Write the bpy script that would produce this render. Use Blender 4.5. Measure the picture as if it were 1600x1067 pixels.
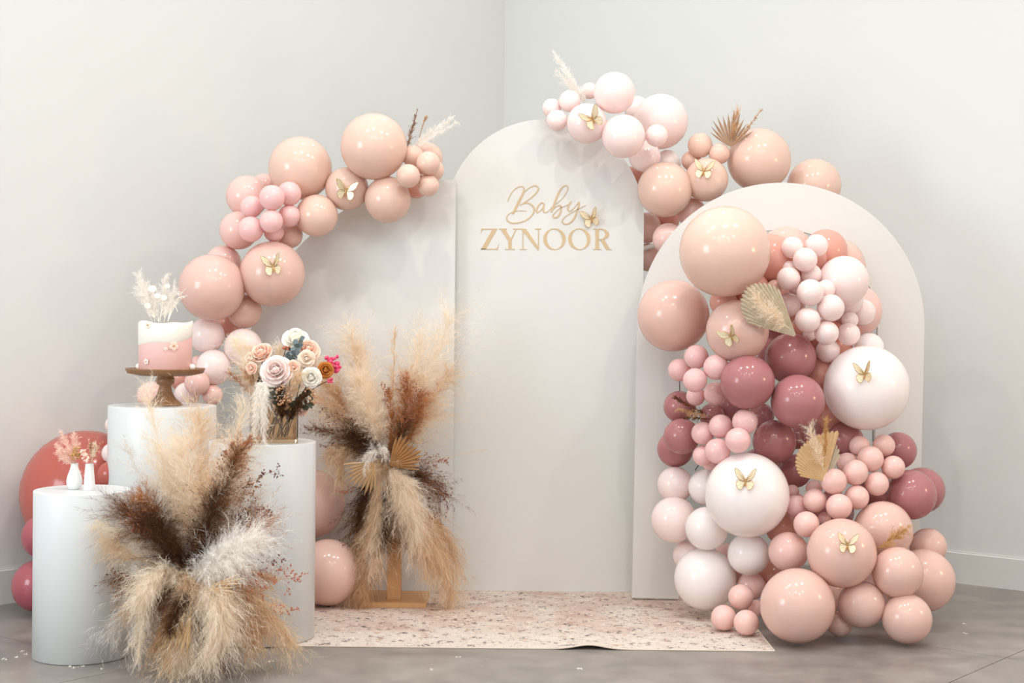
import bpy, bmesh, math, random
import numpy as np
from mathutils import Vector, Matrix

for o in list(bpy.data.objects):
    bpy.data.objects.remove(o, do_unlink=True)
scene = bpy.context.scene
COL = scene.collection

# ------------------------------------------------------------------ camera
FPX = 2350.0                       # focal length in pixels of the 1600 x 1067 frame
CAM_H = 1.21
PITCH = math.atan((533.5 - 505.0) / FPX)
ROLL = math.radians(-0.6)
CROT = Matrix.Rotation(ROLL, 3, 'Y') @ Matrix.Rotation(math.pi / 2 - PITCH, 3, 'X')
cam_data = bpy.data.cameras.new('camera')
cam = bpy.data.objects.new('camera', cam_data)
COL.objects.link(cam)
cam.matrix_world = Matrix.Translation((0, 0, CAM_H)) @ CROT.to_4x4()
cam_data.sensor_width = 36.0
cam_data.lens = FPX / 1600.0 * 36.0
cam_data.clip_start = 0.05
cam_data.clip_end = 60
scene.camera = cam

# ------------------------------------------------------------------ light
world = bpy.data.worlds.new('room_light')
scene.world = world
world.use_nodes = True
bg = world.node_tree.nodes['Background']
bg.inputs[0].default_value = (0.975, 1.0, 1.0, 1)
bg.inputs[1].default_value = 1.03

def area(name, loc, target, size, power, color, shape='DISK', size_y=None):
    d = bpy.data.lights.new(name, 'AREA')
    d.shape = shape
    d.size = size
    if size_y: d.size_y = size_y
    d.energy = power
    d.color = color
    ob = bpy.data.objects.new(name, d)
    COL.objects.link(ob)
    ob.location = loc
    ob.rotation_euler = (Vector(target) - Vector(loc)).to_track_quat('-Z', 'Y').to_euler()
    return ob

WARM = (1.0, 0.95, 0.885)
# ceiling spots: a row above the set, more over the room and behind the camera, plus added wall fill
for (lx, ly, lz, p) in [(-1.3, 4.8, 3.9, 9), (-0.5, 5.1, 3.9, 15), (0.7, 4.8, 3.9, 16), (1.7, 5.0, 3.9, 16),
                        (-1.6, 2.9, 3.9, 8), (-0.8, 2.2, 3.9, 11), (0.1, 2.7, 3.9, 11), (0.9, 2.0, 3.9, 11), (1.8, 2.8, 3.9, 11),
                        (-1.2, 0.4, 3.9, 10), (-0.1, 0.0, 3.9, 10), (1.1, 0.3, 3.9, 10),
                        (-0.7, 6.6, 3.9, 1.8), (0.0, 7.3, 3.9, 3.0), (0.9, 6.9, 3.9, 1.8)]:  # rear three are added fill that brightens the walls of the back corner
    area('ceiling_spot_and_fill', (lx, ly, lz), (lx, ly + 0.25, 0), 0.11, p, WARM)
area('window_daylight', (-4.6, 2.4, 1.9), (-0.3, 6.4, 1.0), 1.9, 95, (0.82, 0.93, 1.0), 'RECTANGLE', 1.8)

area('warm_room_lamp', (4.2, 4.6, 1.7), (1.2, 6.3, 0.8), 0.5, 16, (1.0, 0.60, 0.34))

scene.view_settings.view_transform = 'Standard'
scene.view_settings.look = 'None'
scene.view_settings.exposure = 0.08
scene.view_settings.gamma = 1.0
scene.view_settings.use_curve_mapping = False
scene.cycles.max_bounces = 10
scene.cycles.diffuse_bounces = 6
scene.cycles.glossy_bounces = 4
scene.cycles.transmission_bounces = 8
scene.cycles.transparent_max_bounces = 12

# ------------------------------------------------------------------ helpers
def at(x, y, d):
    """pixel of the photograph -> the point of the room at distance d in front of the camera"""
    v = CROT @ Vector(((x - 800) / FPX, -(y - 533.5) / FPX, -1.0))
    return Vector((0, 0, CAM_H)) + v * (d / v.y)

def px(n, d):
    return n * d / FPX

def lin(c):
    c = c / 255.0
    return c / 12.92 if c <= 0.04045 else ((c + 0.055) / 1.055) ** 2.4

def rgb(r, g, b):
    return (lin(r), lin(g), lin(b), 1.0)

def new_mat(name):
    m = bpy.data.materials.new(name)
    m.use_nodes = True
    nt = m.node_tree
    return m, nt, nt.nodes['Principled BSDF']

def mat(name, c, rough=0.5, metal=0.0, var=0.0, scale=8.0, bump=0.0, bscale=60.0, spec=0.5, sss=0.0, coat=0.0):
    """procedural material: noise-varied colour with optional fine relief"""
    m, nt, p = new_mat(name)
    p.inputs['Roughness'].default_value = rough
    p.inputs['Metallic'].default_value = metal
    p.inputs['Specular IOR Level'].default_value = spec
    if coat:
        p.inputs['Coat Weight'].default_value = coat
        p.inputs['Coat Roughness'].default_value = 0.08
    if sss:
        p.inputs['Subsurface Weight'].default_value = sss
        p.inputs['Subsurface Radius'].default_value = (1.0, 0.45, 0.35)
        p.inputs['Subsurface Scale'].default_value = 0.03
    tc = nt.nodes.new('ShaderNodeTexCoord')
    ns = nt.nodes.new('ShaderNodeTexNoise')
    ns.inputs['Scale'].default_value = scale
    ns.inputs['Detail'].default_value = 4
    nt.links.new(tc.outputs['Object'], ns.inputs['Vector'])
    ramp = nt.nodes.new('ShaderNodeMix')
    ramp.data_type = 'RGBA'
    lo = tuple(max(0, v * (1 - var)) for v in c[:3]) + (1,)
    hi = tuple(min(1, v * (1 + var)) for v in c[:3]) + (1,)
    ramp.inputs[6].default_value = lo
    ramp.inputs[7].default_value = hi
    nt.links.new(ns.outputs['Fac'], ramp.inputs[0])
    nt.links.new(ramp.outputs[2], p.inputs['Base Color'])
    if bump:
        n2 = nt.nodes.new('ShaderNodeTexNoise')
        n2.inputs['Scale'].default_value = bscale
        n2.inputs['Detail'].default_value = 3
        nt.links.new(tc.outputs['Object'], n2.inputs['Vector'])
        b = nt.nodes.new('ShaderNodeBump')
        b.inputs['Strength'].default_value = bump
        b.inputs['Distance'].default_value = 0.01
        nt.links.new(n2.outputs['Fac'], b.inputs['Height'])
        nt.links.new(b.outputs['Normal'], p.inputs['Normal'])
    return m

def fibre(name, c1, c2, trans=0.35):
    """dried-grass fibres: colour drawn per fibre between two tones, thin and translucent"""
    m = bpy.data.materials.new(name)
    m.use_nodes = True
    nt = m.node_tree
    nt.nodes.clear()
    out = nt.nodes.new('ShaderNodeOutputMaterial')
    a = nt.nodes.new('ShaderNodeAttribute')
    a.attribute_name = 'tone'
    mx = nt.nodes.new('ShaderNodeMix')
    mx.data_type = 'RGBA'
    mx.inputs[6].default_value = c1
    mx.inputs[7].default_value = c2
    nt.links.new(a.outputs['Fac'], mx.inputs[0])
    d = nt.nodes.new('ShaderNodeBsdfDiffuse')
    t = nt.nodes.new('ShaderNodeBsdfTranslucent')
    ms = nt.nodes.new('ShaderNodeMixShader')
    ms.inputs[0].default_value = trans
    nt.links.new(mx.outputs[2], d.inputs['Color'])
    nt.links.new(mx.outputs[2], t.inputs['Color'])
    nt.links.new(d.outputs[0], ms.inputs[1])
    nt.links.new(t.outputs[0], ms.inputs[2])
    nt.links.new(ms.outputs[0], out.inputs['Surface'])
    return m

def link(name, me, material=None, parent=None, smooth=False):
    o = bpy.data.objects.new(name, me)
    COL.objects.link(o)
    if material is not None and len(me.materials) == 0:
        me.materials.append(material)
    if parent is not None:
        o.parent = parent
    if smooth:
        me.polygons.foreach_set('use_smooth', [True] * len(me.polygons))
    return o

def from_bm(name, bm, material, parent=None, smooth=False):
    me = bpy.data.meshes.new(name)
    bmesh.ops.recalc_face_normals(bm, faces=bm.faces[:])
    bm.to_mesh(me)
    bm.free()
    return link(name, me, material, parent, smooth)

def py(name, verts, faces, material, parent=None, smooth=False):
    me = bpy.data.meshes.new(name)
    me.from_pydata([tuple(v) for v in verts], [], faces)
    me.update()
    return link(name, me, material, parent, smooth)

def tag(o, label, cat, group=None, kind=None):
    o['label'] = label
    o['category'] = cat
    if group: o['group'] = group
    if kind: o['kind'] = kind
    return o

def thing(name, loc, label, cat, group=None):
    o = bpy.data.objects.new(name, None)
    o.empty_display_size = 0.05
    COL.objects.link(o)
    o.location = loc
    return tag(o, label, cat, group)

def put(child, parent):
    """parent a mesh made in world coordinates under an Empty that is only translated"""
    child.parent = parent
    child.location = Vector(child.location) - Vector(parent.location)
    return child

def struct(o):
    o['kind'] = 'structure'
    return o

def lathe(name, prof, material, loc=(0, 0, 0), n=48, parent=None, smooth=True):
    """prof: list of (radius, z); closed at the ends where radius is 0"""
    vs, fs = [], []
    for (r, z) in prof:
        for k in range(n):
            a = 2 * math.pi * k / n
            vs.append((r * math.cos(a), r * math.sin(a), z))
    for i in range(len(prof) - 1):
        for k in range(n):
            k2 = (k + 1) % n
            fs.append((i * n + k, i * n + k2, (i + 1) * n + k2, (i + 1) * n + k))
    fs.append(tuple(range(n))[::-1])
    fs.append(tuple(range((len(prof) - 1) * n, len(prof) * n)))
    o = py(name, vs, fs, material, parent, smooth)
    o.location = loc
    return o

def box_bm(bm, lo, hi):
    g = bmesh.ops.create_cube(bm, size=1.0)
    for v in g['verts']:
        v.co = Vector([lo[i] + (v.co[i] + 0.5) * (hi[i] - lo[i]) for i in range(3)])
    return g['verts']

def box(name, lo, hi, material, parent=None, bevel=0.0):
    bm = bmesh.new()
    box_bm(bm, lo, hi)
    if bevel:
        bmesh.ops.bevel(bm, geom=bm.edges[:], offset=bevel, segments=2, affect='EDGES', profile=0.7)
    return from_bm(name, bm, material, parent)

def tube_geo(pts, rad, n=6):
    """tube through points (list of Vector), radius float or list"""
    pts = [Vector(p) for p in pts]
    vs, fs = [], []
    for i, p in enumerate(pts):
        t = (pts[min(i + 1, len(pts) - 1)] - pts[max(i - 1, 0)])
        t = t.normalized() if t.length > 1e-9 else Vector((0, 0, 1))
        a = t.cross(Vector((0.3, 0.9, 0.31))).normalized()
        b = t.cross(a)
        r = rad[i] if isinstance(rad, (list, tuple)) else rad
        for k in range(n):
            q = 2 * math.pi * k / n
            vs.append(p + (a * math.cos(q) + b * math.sin(q)) * r)
    for i in range(len(pts) - 1):
        for k in range(n):
            k2 = (k + 1) % n
            fs.append((i * n + k, i * n + k2, (i + 1) * n + k2, (i + 1) * n + k))
    fs.append(tuple(range(n))[::-1])
    fs.append(tuple(range((len(pts) - 1) * n, len(pts) * n)))
    return vs, fs

def merge(parts):
    vs, fs = [], []
    for v, f in parts:
        o = len(vs)
        vs += list(v)
        fs += [tuple(i + o for i in q) for q in f]
    return vs, fs

def bez(p, n):
    """points on the curve through the control list p (quadratic for 3, line for 2)"""
    p = [Vector(q) for q in p]
    out = []
    for i in range(n + 1):
        t = i / n
        if len(p) == 2:
            out.append(p[0].lerp(p[1], t))
        elif len(p) == 3:
            out.append(p[0] * (1 - t) ** 2 + p[1] * 2 * t * (1 - t) + p[2] * t * t)
        else:
            out.append(p[0] * (1 - t) ** 3 + p[1] * 3 * t * (1 - t) ** 2 + p[2] * 3 * t * t * (1 - t) + p[3] * t ** 3)
    return out

def catmull(P, n=8):
    P = [Vector(p) for p in P]
    out = []
    for i in range(len(P) - 1):
        p0, p1, p2, p3 = P[max(i - 1, 0)], P[i], P[i + 1], P[min(i + 2, len(P) - 1)]
        for k in range(n):
            t = k / n
            out.append(0.5 * ((2 * p1) + (p2 - p0) * t + (2 * p0 - 5 * p1 + 4 * p2 - p3) * t * t + (3 * p1 - p0 - 3 * p2 + p3) * t ** 3))
    out.append(P[-1])
    return out

# ------------------------------------------------------------------ fibres: plumes, tails, sprigs
RNG = np.random.default_rng(7)

def fibres_mesh(name, root, d0, U, length, droop, curl, w, tone, seg=3):
    """numpy strands -> one ribbon mesh.  root,d0,U: (n,3)"""
    n = len(root)
    s = np.linspace(0, 1, seg + 1)
    side = np.cross(d0, RNG.normal(size=(n, 3)))
    side /= np.linalg.norm(side, axis=1, keepdims=True) + 1e-9
    jit = RNG.normal(size=(n, 3)) * curl
    g = np.array([0, 0, -1.0])
    rows = []
    for k, sk in enumerate(s):
        c = root + (d0 * sk + (U * 0.25 + jit) * sk ** 2) * length[:, None] + g * (droop * sk ** 2 * length)[:, None]
        hw = w * (1.0 - 0.8 * sk)
        rows.append(c - side * (hw * 0.5))
        rows.append(c + side * (hw * 0.5))
    V = np.stack(rows, axis=1)                # n, 2(seg+1), 3
    m = V.shape[1]
    base = (np.arange(n) * m)[:, None, None]
    q = np.array([[2 * k, 2 * k + 1, 2 * k + 3, 2 * k + 2] for k in range(seg)])[None]
    F = (base + q).reshape(-1, 4)
    return V.reshape(-1, 3), F, np.repeat(tone, m)

def quick_mesh(name, V, F, tone):
    me = bpy.data.meshes.new(name)
    me.vertices.add(len(V))
    me.vertices.foreach_set('co', np.ascontiguousarray(V, dtype=np.float32).ravel())
    nf = len(F)
    me.loops.add(nf * 4)
    me.loops.foreach_set('vertex_index', np.ascontiguousarray(F, dtype=np.int32).ravel())
    me.polygons.add(nf)
    me.polygons.foreach_set('loop_start', np.arange(nf, dtype=np.int32) * 4)
    me.polygons.foreach_set('loop_total', np.full(nf, 4, dtype=np.int32))
    a = me.attributes.new('tone', 'FLOAT', 'POINT')
    a.data.foreach_set('value', np.ascontiguousarray(tone, dtype=np.float32))
    me.update(calc_edges=True)
    return me

def plume_arrays(ctrl, width, n, angle=0.45, droop=0.25, curl=0.15, t0=0.12, w=0.0008, tip=0.35, per=34, fl=0.42):
    """a plume: curved stem, side branchlets, fine fibres along every branchlet"""
    P = np.array([tuple(v) for v in bez(ctrl, 40)])
    T = np.gradient(P, axis=0)
    T /= np.linalg.norm(T, axis=1, keepdims=True)
    nb = max(12, n // per)
    t = t0 + (1 - t0) * RNG.random(nb)
    idx = np.clip(t * 40, 0, 39.999)
    i0 = idx.astype(int)
    fr = (idx - i0)[:, None]
    root = P[i0] * (1 - fr) + P[i0 + 1] * fr
    tt = T[i0]
    rv = RNG.normal(size=(nb, 3))
    U = rv - (rv * tt).sum(1, keepdims=True) * tt
    U /= np.linalg.norm(U, axis=1, keepdims=True)
    ang = angle * (0.45 + 1.0 * RNG.random(nb))
    d0 = tt * np.cos(ang)[:, None] + U * np.sin(ang)[:, None]
    prof = np.minimum(1, (t - t0 + 0.05) / 0.22) ** 0.6 * (tip + (1 - tip) * (1 - t) ** 0.6)
    L = width * prof * (0.5 + 0.8 * RNG.random(nb)) / np.maximum(np.sin(ang) + 0.12, 0.34)
    jit = RNG.normal(size=(nb, 3)) * curl * 1.2
    g = np.array([0, 0, -1.0])
    c2 = U * 0.2 + jit + g * droop
    btone = RNG.normal(0.5, 0.22, nb)
    # fibres
    b = RNG.integers(0, nb, n)
    s = 0.05 + 0.95 * RNG.random(n)
    fr_root = root[b] + (d0[b] * s[:, None] + c2[b] * (s ** 2)[:, None]) * L[b][:, None]
    tg = d0[b] + 2 * c2[b] * s[:, None]
    tg /= np.linalg.norm(tg, axis=1, keepdims=True)
    rv = RNG.normal(size=(n, 3))
    V_ = rv - (rv * tg).sum(1, keepdims=True) * tg
    V_ /= np.linalg.norm(V_, axis=1, keepdims=True)
    fa_ = 0.25 + 0.5 * RNG.random(n)
    fd = tg * np.cos(fa_)[:, None] + V_ * np.sin(fa_)[:, None]
    flen = np.minimum(np.maximum(L[b] * fl, 0.006), 0.045) * (0.4 + 0.9 * RNG.random(n)) * (1.1 - 0.5 * s)
    tone = np.clip(btone[b] + RNG.normal(0, 0.16, n), 0, 1)
    V, F, tn = fibres_mesh('', fr_root, fd, V_, flen, droop * 0.5, 0.12, w, tone, seg=2)
    # branchlet spines
    V2, F2, tn2 = fibres_mesh('', root, d0, U, L, droop, 0.0, w * 1.1, np.clip(btone, 0, 1), seg=3)
    sv, sf = tube_geo([Vector(p) for p in P[::5]], 0.0014, 4)
    sf = [f for f in sf if len(f) == 4]
    sv = np.array([tuple(v) for v in sv])
    return (np.vstack([V, V2, sv]), np.vstack([F, F2 + len(V), np.array(sf) + len(V) + len(V2)]),
            np.concatenate([tn, tn2, np.full(len(sv), 0.4)]))

def plume(name, ctrl, width, n, material, parent=None, **kw):
    """ctrl: list of (px x, px y, distance); width in px at the first point"""
    wp = [at(*c) for c in ctrl]
    V, F, tn = plume_arrays(wp, px(width, ctrl[0][2]), int(n * 1.8), **kw)
    if parent is not None:
        V = V - np.array(parent.location)
    me = quick_mesh(name, V, F, tn)
    o = link(name, me, material, parent)
    return o

def sprig(name, ctrl, spread, material, parent=None, branches=16, buds=7, bud=0.0035, seed=1, twig=0.0007):
    """branching dried sprig: main twig, side twigs, small bud at every tip"""
    rnd = random.Random(seed)
    wp = [at(*c) for c in ctrl]
    sp = px(spread, ctrl[0][2])
    main = bez(wp, 16)
    parts = [tube_geo(main, [twig * (1.5 - i / 16.0) for i in range(17)], 4)]
    octa = [(1, 0, 0), (-1, 0, 0), (0, 1, 0), (0, -1, 0), (0, 0, 1), (0, 0, -1)]
    of = [(0, 2, 4), (2, 1, 4), (1, 3, 4), (3, 0, 4), (2, 0, 5), (1, 2, 5), (3, 1, 5), (0, 3, 5)]
    def addbud(p, s, ax):
        q = Vector((0, 0, 1)).rotation_difference(ax)
        vs = [p + q @ Vector((a * s * 0.6, b * s * 0.6, c * s * 1.3)) for a, b, c in octa]
        parts.append((vs, of))
    for b in range(branches):
        t = 0.2 + 0.8 * (b + rnd.random()) / branches
        i = min(15, int(t * 16))
        p = main[i]
        T = (main[i + 1] - main[i]).normalized()
        R = Vector((rnd.gauss(0, 1), rnd.gauss(0, 1), rnd.gauss(0, 1)))
        R = (R - T * R.dot(T)).normalized()
        L = sp * (1.1 - 0.6 * t) * rnd.uniform(0.5, 1.1)
        D = (T * 0.75 + R * 0.75).normalized()
        q = [p + D * L * s + R * L * 0.12 * s * s for s in (0, 0.33, 0.66, 1.0)]
        parts.append(tube_geo(q, [twig, twig * 0.8, twig * 0.6, twig * 0.4], 3))
        for k in range(buds):
            s = rnd.uniform(0.3, 1.0)
            c = q[0].lerp(q[3], s)
            j = Vector((rnd.gauss(0, 1), rnd.gauss(0, 1), rnd.gauss(0, 1))) * L * 0.13
            parts.append(tube_geo([c, c + j], [twig * 0.5, twig * 0.4], 3))
            addbud(c + j, bud * rnd.uniform(0.6, 1.2), (j + D * L * 0.05).normalized())
    vs, fs = merge(parts)
    off = Vector(parent.location) if parent is not None else Vector((0, 0, 0))
    o = py(name, [Vector(v) - off for v in vs], fs, material, parent)
    return o

def palm_fan(name, base, tip, d, span, nseg, material, parent=None, split=0.6, rr=None, fold=0.05, dtip=0.0, dome=0.1):
    """pleated dried palm leaf. base,tip in px; span in degrees; rr(u) radius factor for u in -1..1"""
    b = at(base[0], base[1], d)
    e = at(tip[0], tip[1], d + dtip)
    D = e - b
    R = D.length
    D = D.normalized()
    N = Vector((0, -1, 0)) - D * D.dot(Vector((0, -1, 0)))
    N.normalize()
    S = D.cross(N)
    vs, fs = [], []
    a0 = math.radians(span) / 2
    for i in range(nseg):
        u0 = -1 + 2 * i / nseg
        u1 = -1 + 2 * (i + 1) / nseg
        um = (u0 + u1) / 2
        L = R * (rr(um) if rr else (1 - 0.25 * um * um))
        def P(u, s, h):
            a = u * a0
            return b + (D * math.cos(a) + S * math.sin(a)) * (L * s) + N * (h * R + dome * R * (s * s) * (0.4 - u * u * 0.5))
        k = len(vs)
        for s, ww in ((0.04, 1.0), (split, 1.0), (0.5 + split / 2, 0.8), (1.0, 0.06)):
            h = fold * s
            vs += [P(um + (u0 - um) * ww, s * 0.98, 0), P(um, s, h), P(um + (u1 - um) * ww, s * 0.98, 0)]
        for j in range(3):
            q = k + j * 3
            fs += [(q, q + 1, q + 4, q + 3), (q + 1, q + 2, q + 5, q + 4)]
    off = Vector(parent.location) if parent is not None else Vector((0, 0, 0))
    o = py(name, [v - off for v in vs], fs, material, parent)
    m = o.modifiers.new('thickness', 'SOLIDIFY')
    m.thickness = 0.0012
    return o

# ------------------------------------------------------------------ materials
M_WALL = mat('wall_paint', (0.69, 0.695, 0.675, 1), 0.7, var=0.015, scale=2.0, bump=0.03, bscale=180)
M_BASE = mat('baseboard_paint', (0.68, 0.68, 0.66, 1), 0.4, var=0.02, scale=3)
M_PANEL = mat('panel_paint', (0.685, 0.68, 0.655, 1), 0.5, var=0.012, scale=2.5, bump=0.02, bscale=120)
M_PLINTH = mat('plinth_paint', (0.71, 0.725, 0.725, 1), 0.32, var=0.012, scale=3.0, bump=0.015, bscale=90)
M_GOLD_PRINT = mat('gold_vinyl', rgb(203, 178, 142), 0.45, metal=0.25, var=0.03)
M_GOLD = mat('gold_foil', rgb(240, 228, 196), 0.28, metal=0.35, var=0.08, scale=60)
M_GOLD_VEIN = mat('gold_vein', rgb(190, 150, 98), 0.3, metal=0.6, var=0.1, scale=40)
M_WOOD = mat('pine_wood', rgb(206, 158, 108), 0.5, var=0.14, scale=14, bump=0.08, bscale=40)
M_DARKWOOD = mat('cake_stand_wood', rgb(140, 100, 66), 0.42, var=0.3, scale=30, bump=0.06, bscale=60)
M_CERAMIC = mat('white_ceramic', (0.83, 0.83, 0.82, 1), 0.22, var=0.01)
M_PINKICING = mat('pink_icing', rgb(243, 198, 192), 0.5, var=0.03, scale=20, bump=0.1, bscale=60)
M_CREAM = mat('cream_icing', rgb(244, 240, 230), 0.5, var=0.02, scale=20, bump=0.1, bscale=50)
M_PEARL = mat('pearl', rgb(245, 240, 232), 0.2, var=0.02)
M_JOINT = mat('slab_joint', rgb(150, 140, 130), 0.8, var=0.15, scale=30)
M_WHITEROD = mat('white_metal', rgb(235, 232, 226), 0.4)
M_BLACKWIRE = mat('black_wire', rgb(40, 34, 32), 0.5)

def concrete():
    m, nt, p = new_mat('polished_concrete')
    tc = nt.nodes.new('ShaderNodeTexCoord')
    n1 = nt.nodes.new('ShaderNodeTexNoise'); n1.inputs['Scale'].default_value = 1.3; n1.inputs['Detail'].default_value = 6
    n2 = nt.nodes.new('ShaderNodeTexNoise'); n2.inputs['Scale'].default_value = 7.0; n2.inputs['Detail'].default_value = 8
    n3 = nt.nodes.new('ShaderNodeTexNoise'); n3.inputs['Scale'].default_value = 240.0; n3.inputs['Detail'].default_value = 2
    for n in (n1, n2, n3): nt.links.new(tc.outputs['Object'], n.inputs['Vector'])
    r1 = nt.nodes.new('ShaderNodeValToRGB')
    r1.color_ramp.elements[0].position = 0.32; r1.color_ramp.elements[0].color = rgb(118, 112, 107)
    r1.color_ramp.elements[1].position = 0.68; r1.color_ramp.elements[1].color = rgb(170, 162, 155)
    add = nt.nodes.new('ShaderNodeMath'); add.operation = 'MULTIPLY_ADD'
    add.inputs[1].default_value = 0.5; add.inputs[2].default_value = 0.0
    mul = nt.nodes.new('ShaderNodeMath'); mul.operation = 'MULTIPLY_ADD'; mul.inputs[1].default_value = 0.5
    nt.links.new(n1.outputs['Fac'], add.inputs[0])
    nt.links.new(n2.outputs['Fac'], mul.inputs[0])
    nt.links.new(add.outputs[0], mul.inputs[2])
    nt.links.new(mul.outputs[0], r1.inputs[0])
    sp = nt.nodes.new('ShaderNodeMix'); sp.data_type = 'RGBA'; sp.blend_type = 'MULTIPLY'; sp.inputs[0].default_value = 0.25
    nt.links.new(r1.outputs[0], sp.inputs[6]); nt.links.new(n3.outputs['Color'], sp.inputs[7])
    g = nt.nodes.new('ShaderNodeRGBToBW'); nt.links.new(n3.outputs['Color'], g.inputs[0]); nt.links.new(g.outputs[0], sp.inputs[7])
    nt.links.new(sp.outputs[2], p.inputs['Base Color'])
    rr = nt.nodes.new('ShaderNodeMapRange'); rr.inputs['To Min'].default_value = 0.28; rr.inputs['To Max'].default_value = 0.5
    nt.links.new(n2.outputs['Fac'], rr.inputs[0]); nt.links.new(rr.outputs[0], p.inputs['Roughness'])
    b = nt.nodes.new('ShaderNodeBump'); b.inputs['Strength'].default_value = 0.05; b.inputs['Distance'].default_value = 0.01
    nt.links.new(n2.outputs['Fac'], b.inputs['Height']); nt.links.new(b.outputs[0], p.inputs['Normal'])
    return m
M_FLOOR = concrete()

def rug_mat():
    m, nt, p = new_mat('faded_oriental_rug')
    N = nt.nodes.new; L = nt.links.new
    p.inputs['Roughness'].default_value = 0.9
    tc = N('ShaderNodeTexCoord')
    def noise(s, det=5, vec=None, rough=0.6):
        n = N('ShaderNodeTexNoise'); n.inputs['Scale'].default_value = s; n.inputs['Detail'].default_value = det
        n.inputs['Roughness'].default_value = rough
        L(vec if vec else tc.outputs['Object'], n.inputs['Vector']); return n.outputs['Fac']
    def ramp(v, stops):
        r = N('ShaderNodeValToRGB'); e = r.color_ramp.elements
        while len(e) < len(stops): e.new(0.5)
        for k, (q, c) in enumerate(stops): e[k].position = q; e[k].color = c
        L(v, r.inputs[0]); return r.outputs[0]
    def mix(f, a, b, mode='MIX'):
        x = N('ShaderNodeMix'); x.data_type = 'RGBA'; x.blend_type = mode
        if isinstance(f, float): x.inputs[0].default_value = f
        else: L(f, x.inputs[0])
        for s, v in ((6, a), (7, b)):
            if isinstance(v, tuple): x.inputs[s].default_value = v
            else: L(v, x.inputs[s])
        return x.outputs[2]
    def m2(op, a, b):
        x = N('ShaderNodeMath'); x.operation = op
        for s, v in ((0, a), (1, b)):
            if isinstance(v, float): x.inputs[s].default_value = v
            else: L(v, x.inputs[s])
        return x.outputs[0]
    sep = N('ShaderNodeSeparateXYZ'); L(tc.outputs['Object'], sep.inputs[0])
    X, Y = sep.outputs[0], sep.outputs[1]
    # field of pink and cream, a paler border along the front edge
    base = ramp(noise(5.0), [(0.36, rgb(214, 203, 191)), (0.5, rgb(207, 188, 176)), (0.66, rgb(192, 163, 149))])
    pale = ramp(noise(9.0), [(0.3, rgb(217, 207, 196)), (0.7, rgb(209, 195, 184))])
    edge = N('ShaderNodeMapRange'); L(m2('ADD', Y, m2('MULTIPLY', noise(6.0), 0.10)), edge.inputs[0])
    edge.inputs['From Min'].default_value = 0.26; edge.inputs['From Max'].default_value = 0.40
    c = mix(edge.outputs[0], pale, base)
    # worn motif: lattice of small rosettes, drawn as dark and ochre specks
    lx = m2('SINE', m2('MULTIPLY', X, 34.0), 0.0); ly = m2('SINE', m2('MULTIPLY', Y, 46.0), 0.0)
    lat = m2('MULTIPLY', lx, ly)
    mp = N('ShaderNodeMapping'); mp.inputs['Scale'].default_value = (1.0, 0.8, 1.0); L(tc.outputs['Object'], mp.inputs[0])
    sp = m2('ADD', noise(48.0, 5, mp.outputs[0], 0.78), m2('MULTIPLY', lat, 0.055))
    sp = m2('ADD', sp, m2('MULTIPLY', noise(7.0), 0.16))
    dark = ramp(sp, [(0.645, (0, 0, 0, 1)), (0.70, (1, 1, 1, 1))])
    c = mix(m2('MULTIPLY', dark, 0.95), c, rgb(92, 80, 82))
    och = ramp(m2('ADD', noise(26.0, 5, None, 0.7), m2('MULTIPLY', lx, 0.06)), [(0.60, (0, 0, 0, 1)), (0.68, (0.7, 0.7, 0.7, 1))])
    c = mix(och, c, rgb(182, 140, 116))
    lt = ramp(noise(30.0, 5, None, 0.7), [(0.56, (0, 0, 0, 1)), (0.64, (0.7, 0.7, 0.7, 1))])
    c = mix(lt, c, rgb(232, 220, 206))
    L(c, p.inputs['Base Color'])
    b = N('ShaderNodeBump'); b.inputs['Strength'].default_value = 0.3; b.inputs['Distance'].default_value = 0.003
    L(noise(300.0, 2), b.inputs['Height']); L(b.outputs[0], p.inputs['Normal'])
    return m
M_RUG = rug_mat()
M_RUGBIND = mat('rug_binding', rgb(212, 199, 184), 0.85, var=0.05, scale=40)

# ------------------------------------------------------------------ the room
KC = Vector((-0.06, 8.9, 0))
DL = (Vector((-2.157, 6.337, 0)) - KC).normalized()
DR = (Vector((2.104, 7.154, 0)) - KC).normalized()
NL = Vector((-DL.y, DL.x, 0))          # into the room
if NL.dot(Vector((0, 5, 0)) - KC) < 0: NL = -NL
NR = Vector((-DR.y, DR.x, 0))
if NR.dot(Vector((0, 5, 0)) - KC) < 0: NR = -NR

def slab_along(name, D, N, n0, n1, z0, z1, s0, s1, material, bevel=0.0):
    bm = bmesh.new()
    vs = box_bm(bm, (s0, n0, z0), (s1, n1, z1))
    if bevel:
        top = [e for e in bm.edges if all(v.co.z > z1 - 1e-4 for v in e.verts) and all(abs(v.co.y - n1) < 1e-4 for v in e.verts)]
        bmesh.ops.bevel(bm, geom=top, offset=bevel, segments=3, affect='EDGES')
    for v in bm.verts:
        v.co = KC + D * v.co.x + N * v.co.y + Vector((0, 0, v.co.z))
    return struct(from_bm(name, bm, material))

slab_along('wall_left', DL, NL, -0.12, 0.0, 0, 3.5, -0.12, 9.0, M_WALL)
slab_along('wall_right', DR, NR, -0.12, 0.0, 0, 3.5, 0.0, 9.0, M_WALL)
slab_along('baseboard_left', DL, NL, 0.0, 0.016, 0, 0.15, 0.016, 9.0, M_BASE, 0.008)
slab_along('baseboard_right', DR, NR, 0.0, 0.016, 0, 0.15, 0.016, 9.0, M_BASE, 0.008)

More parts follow.
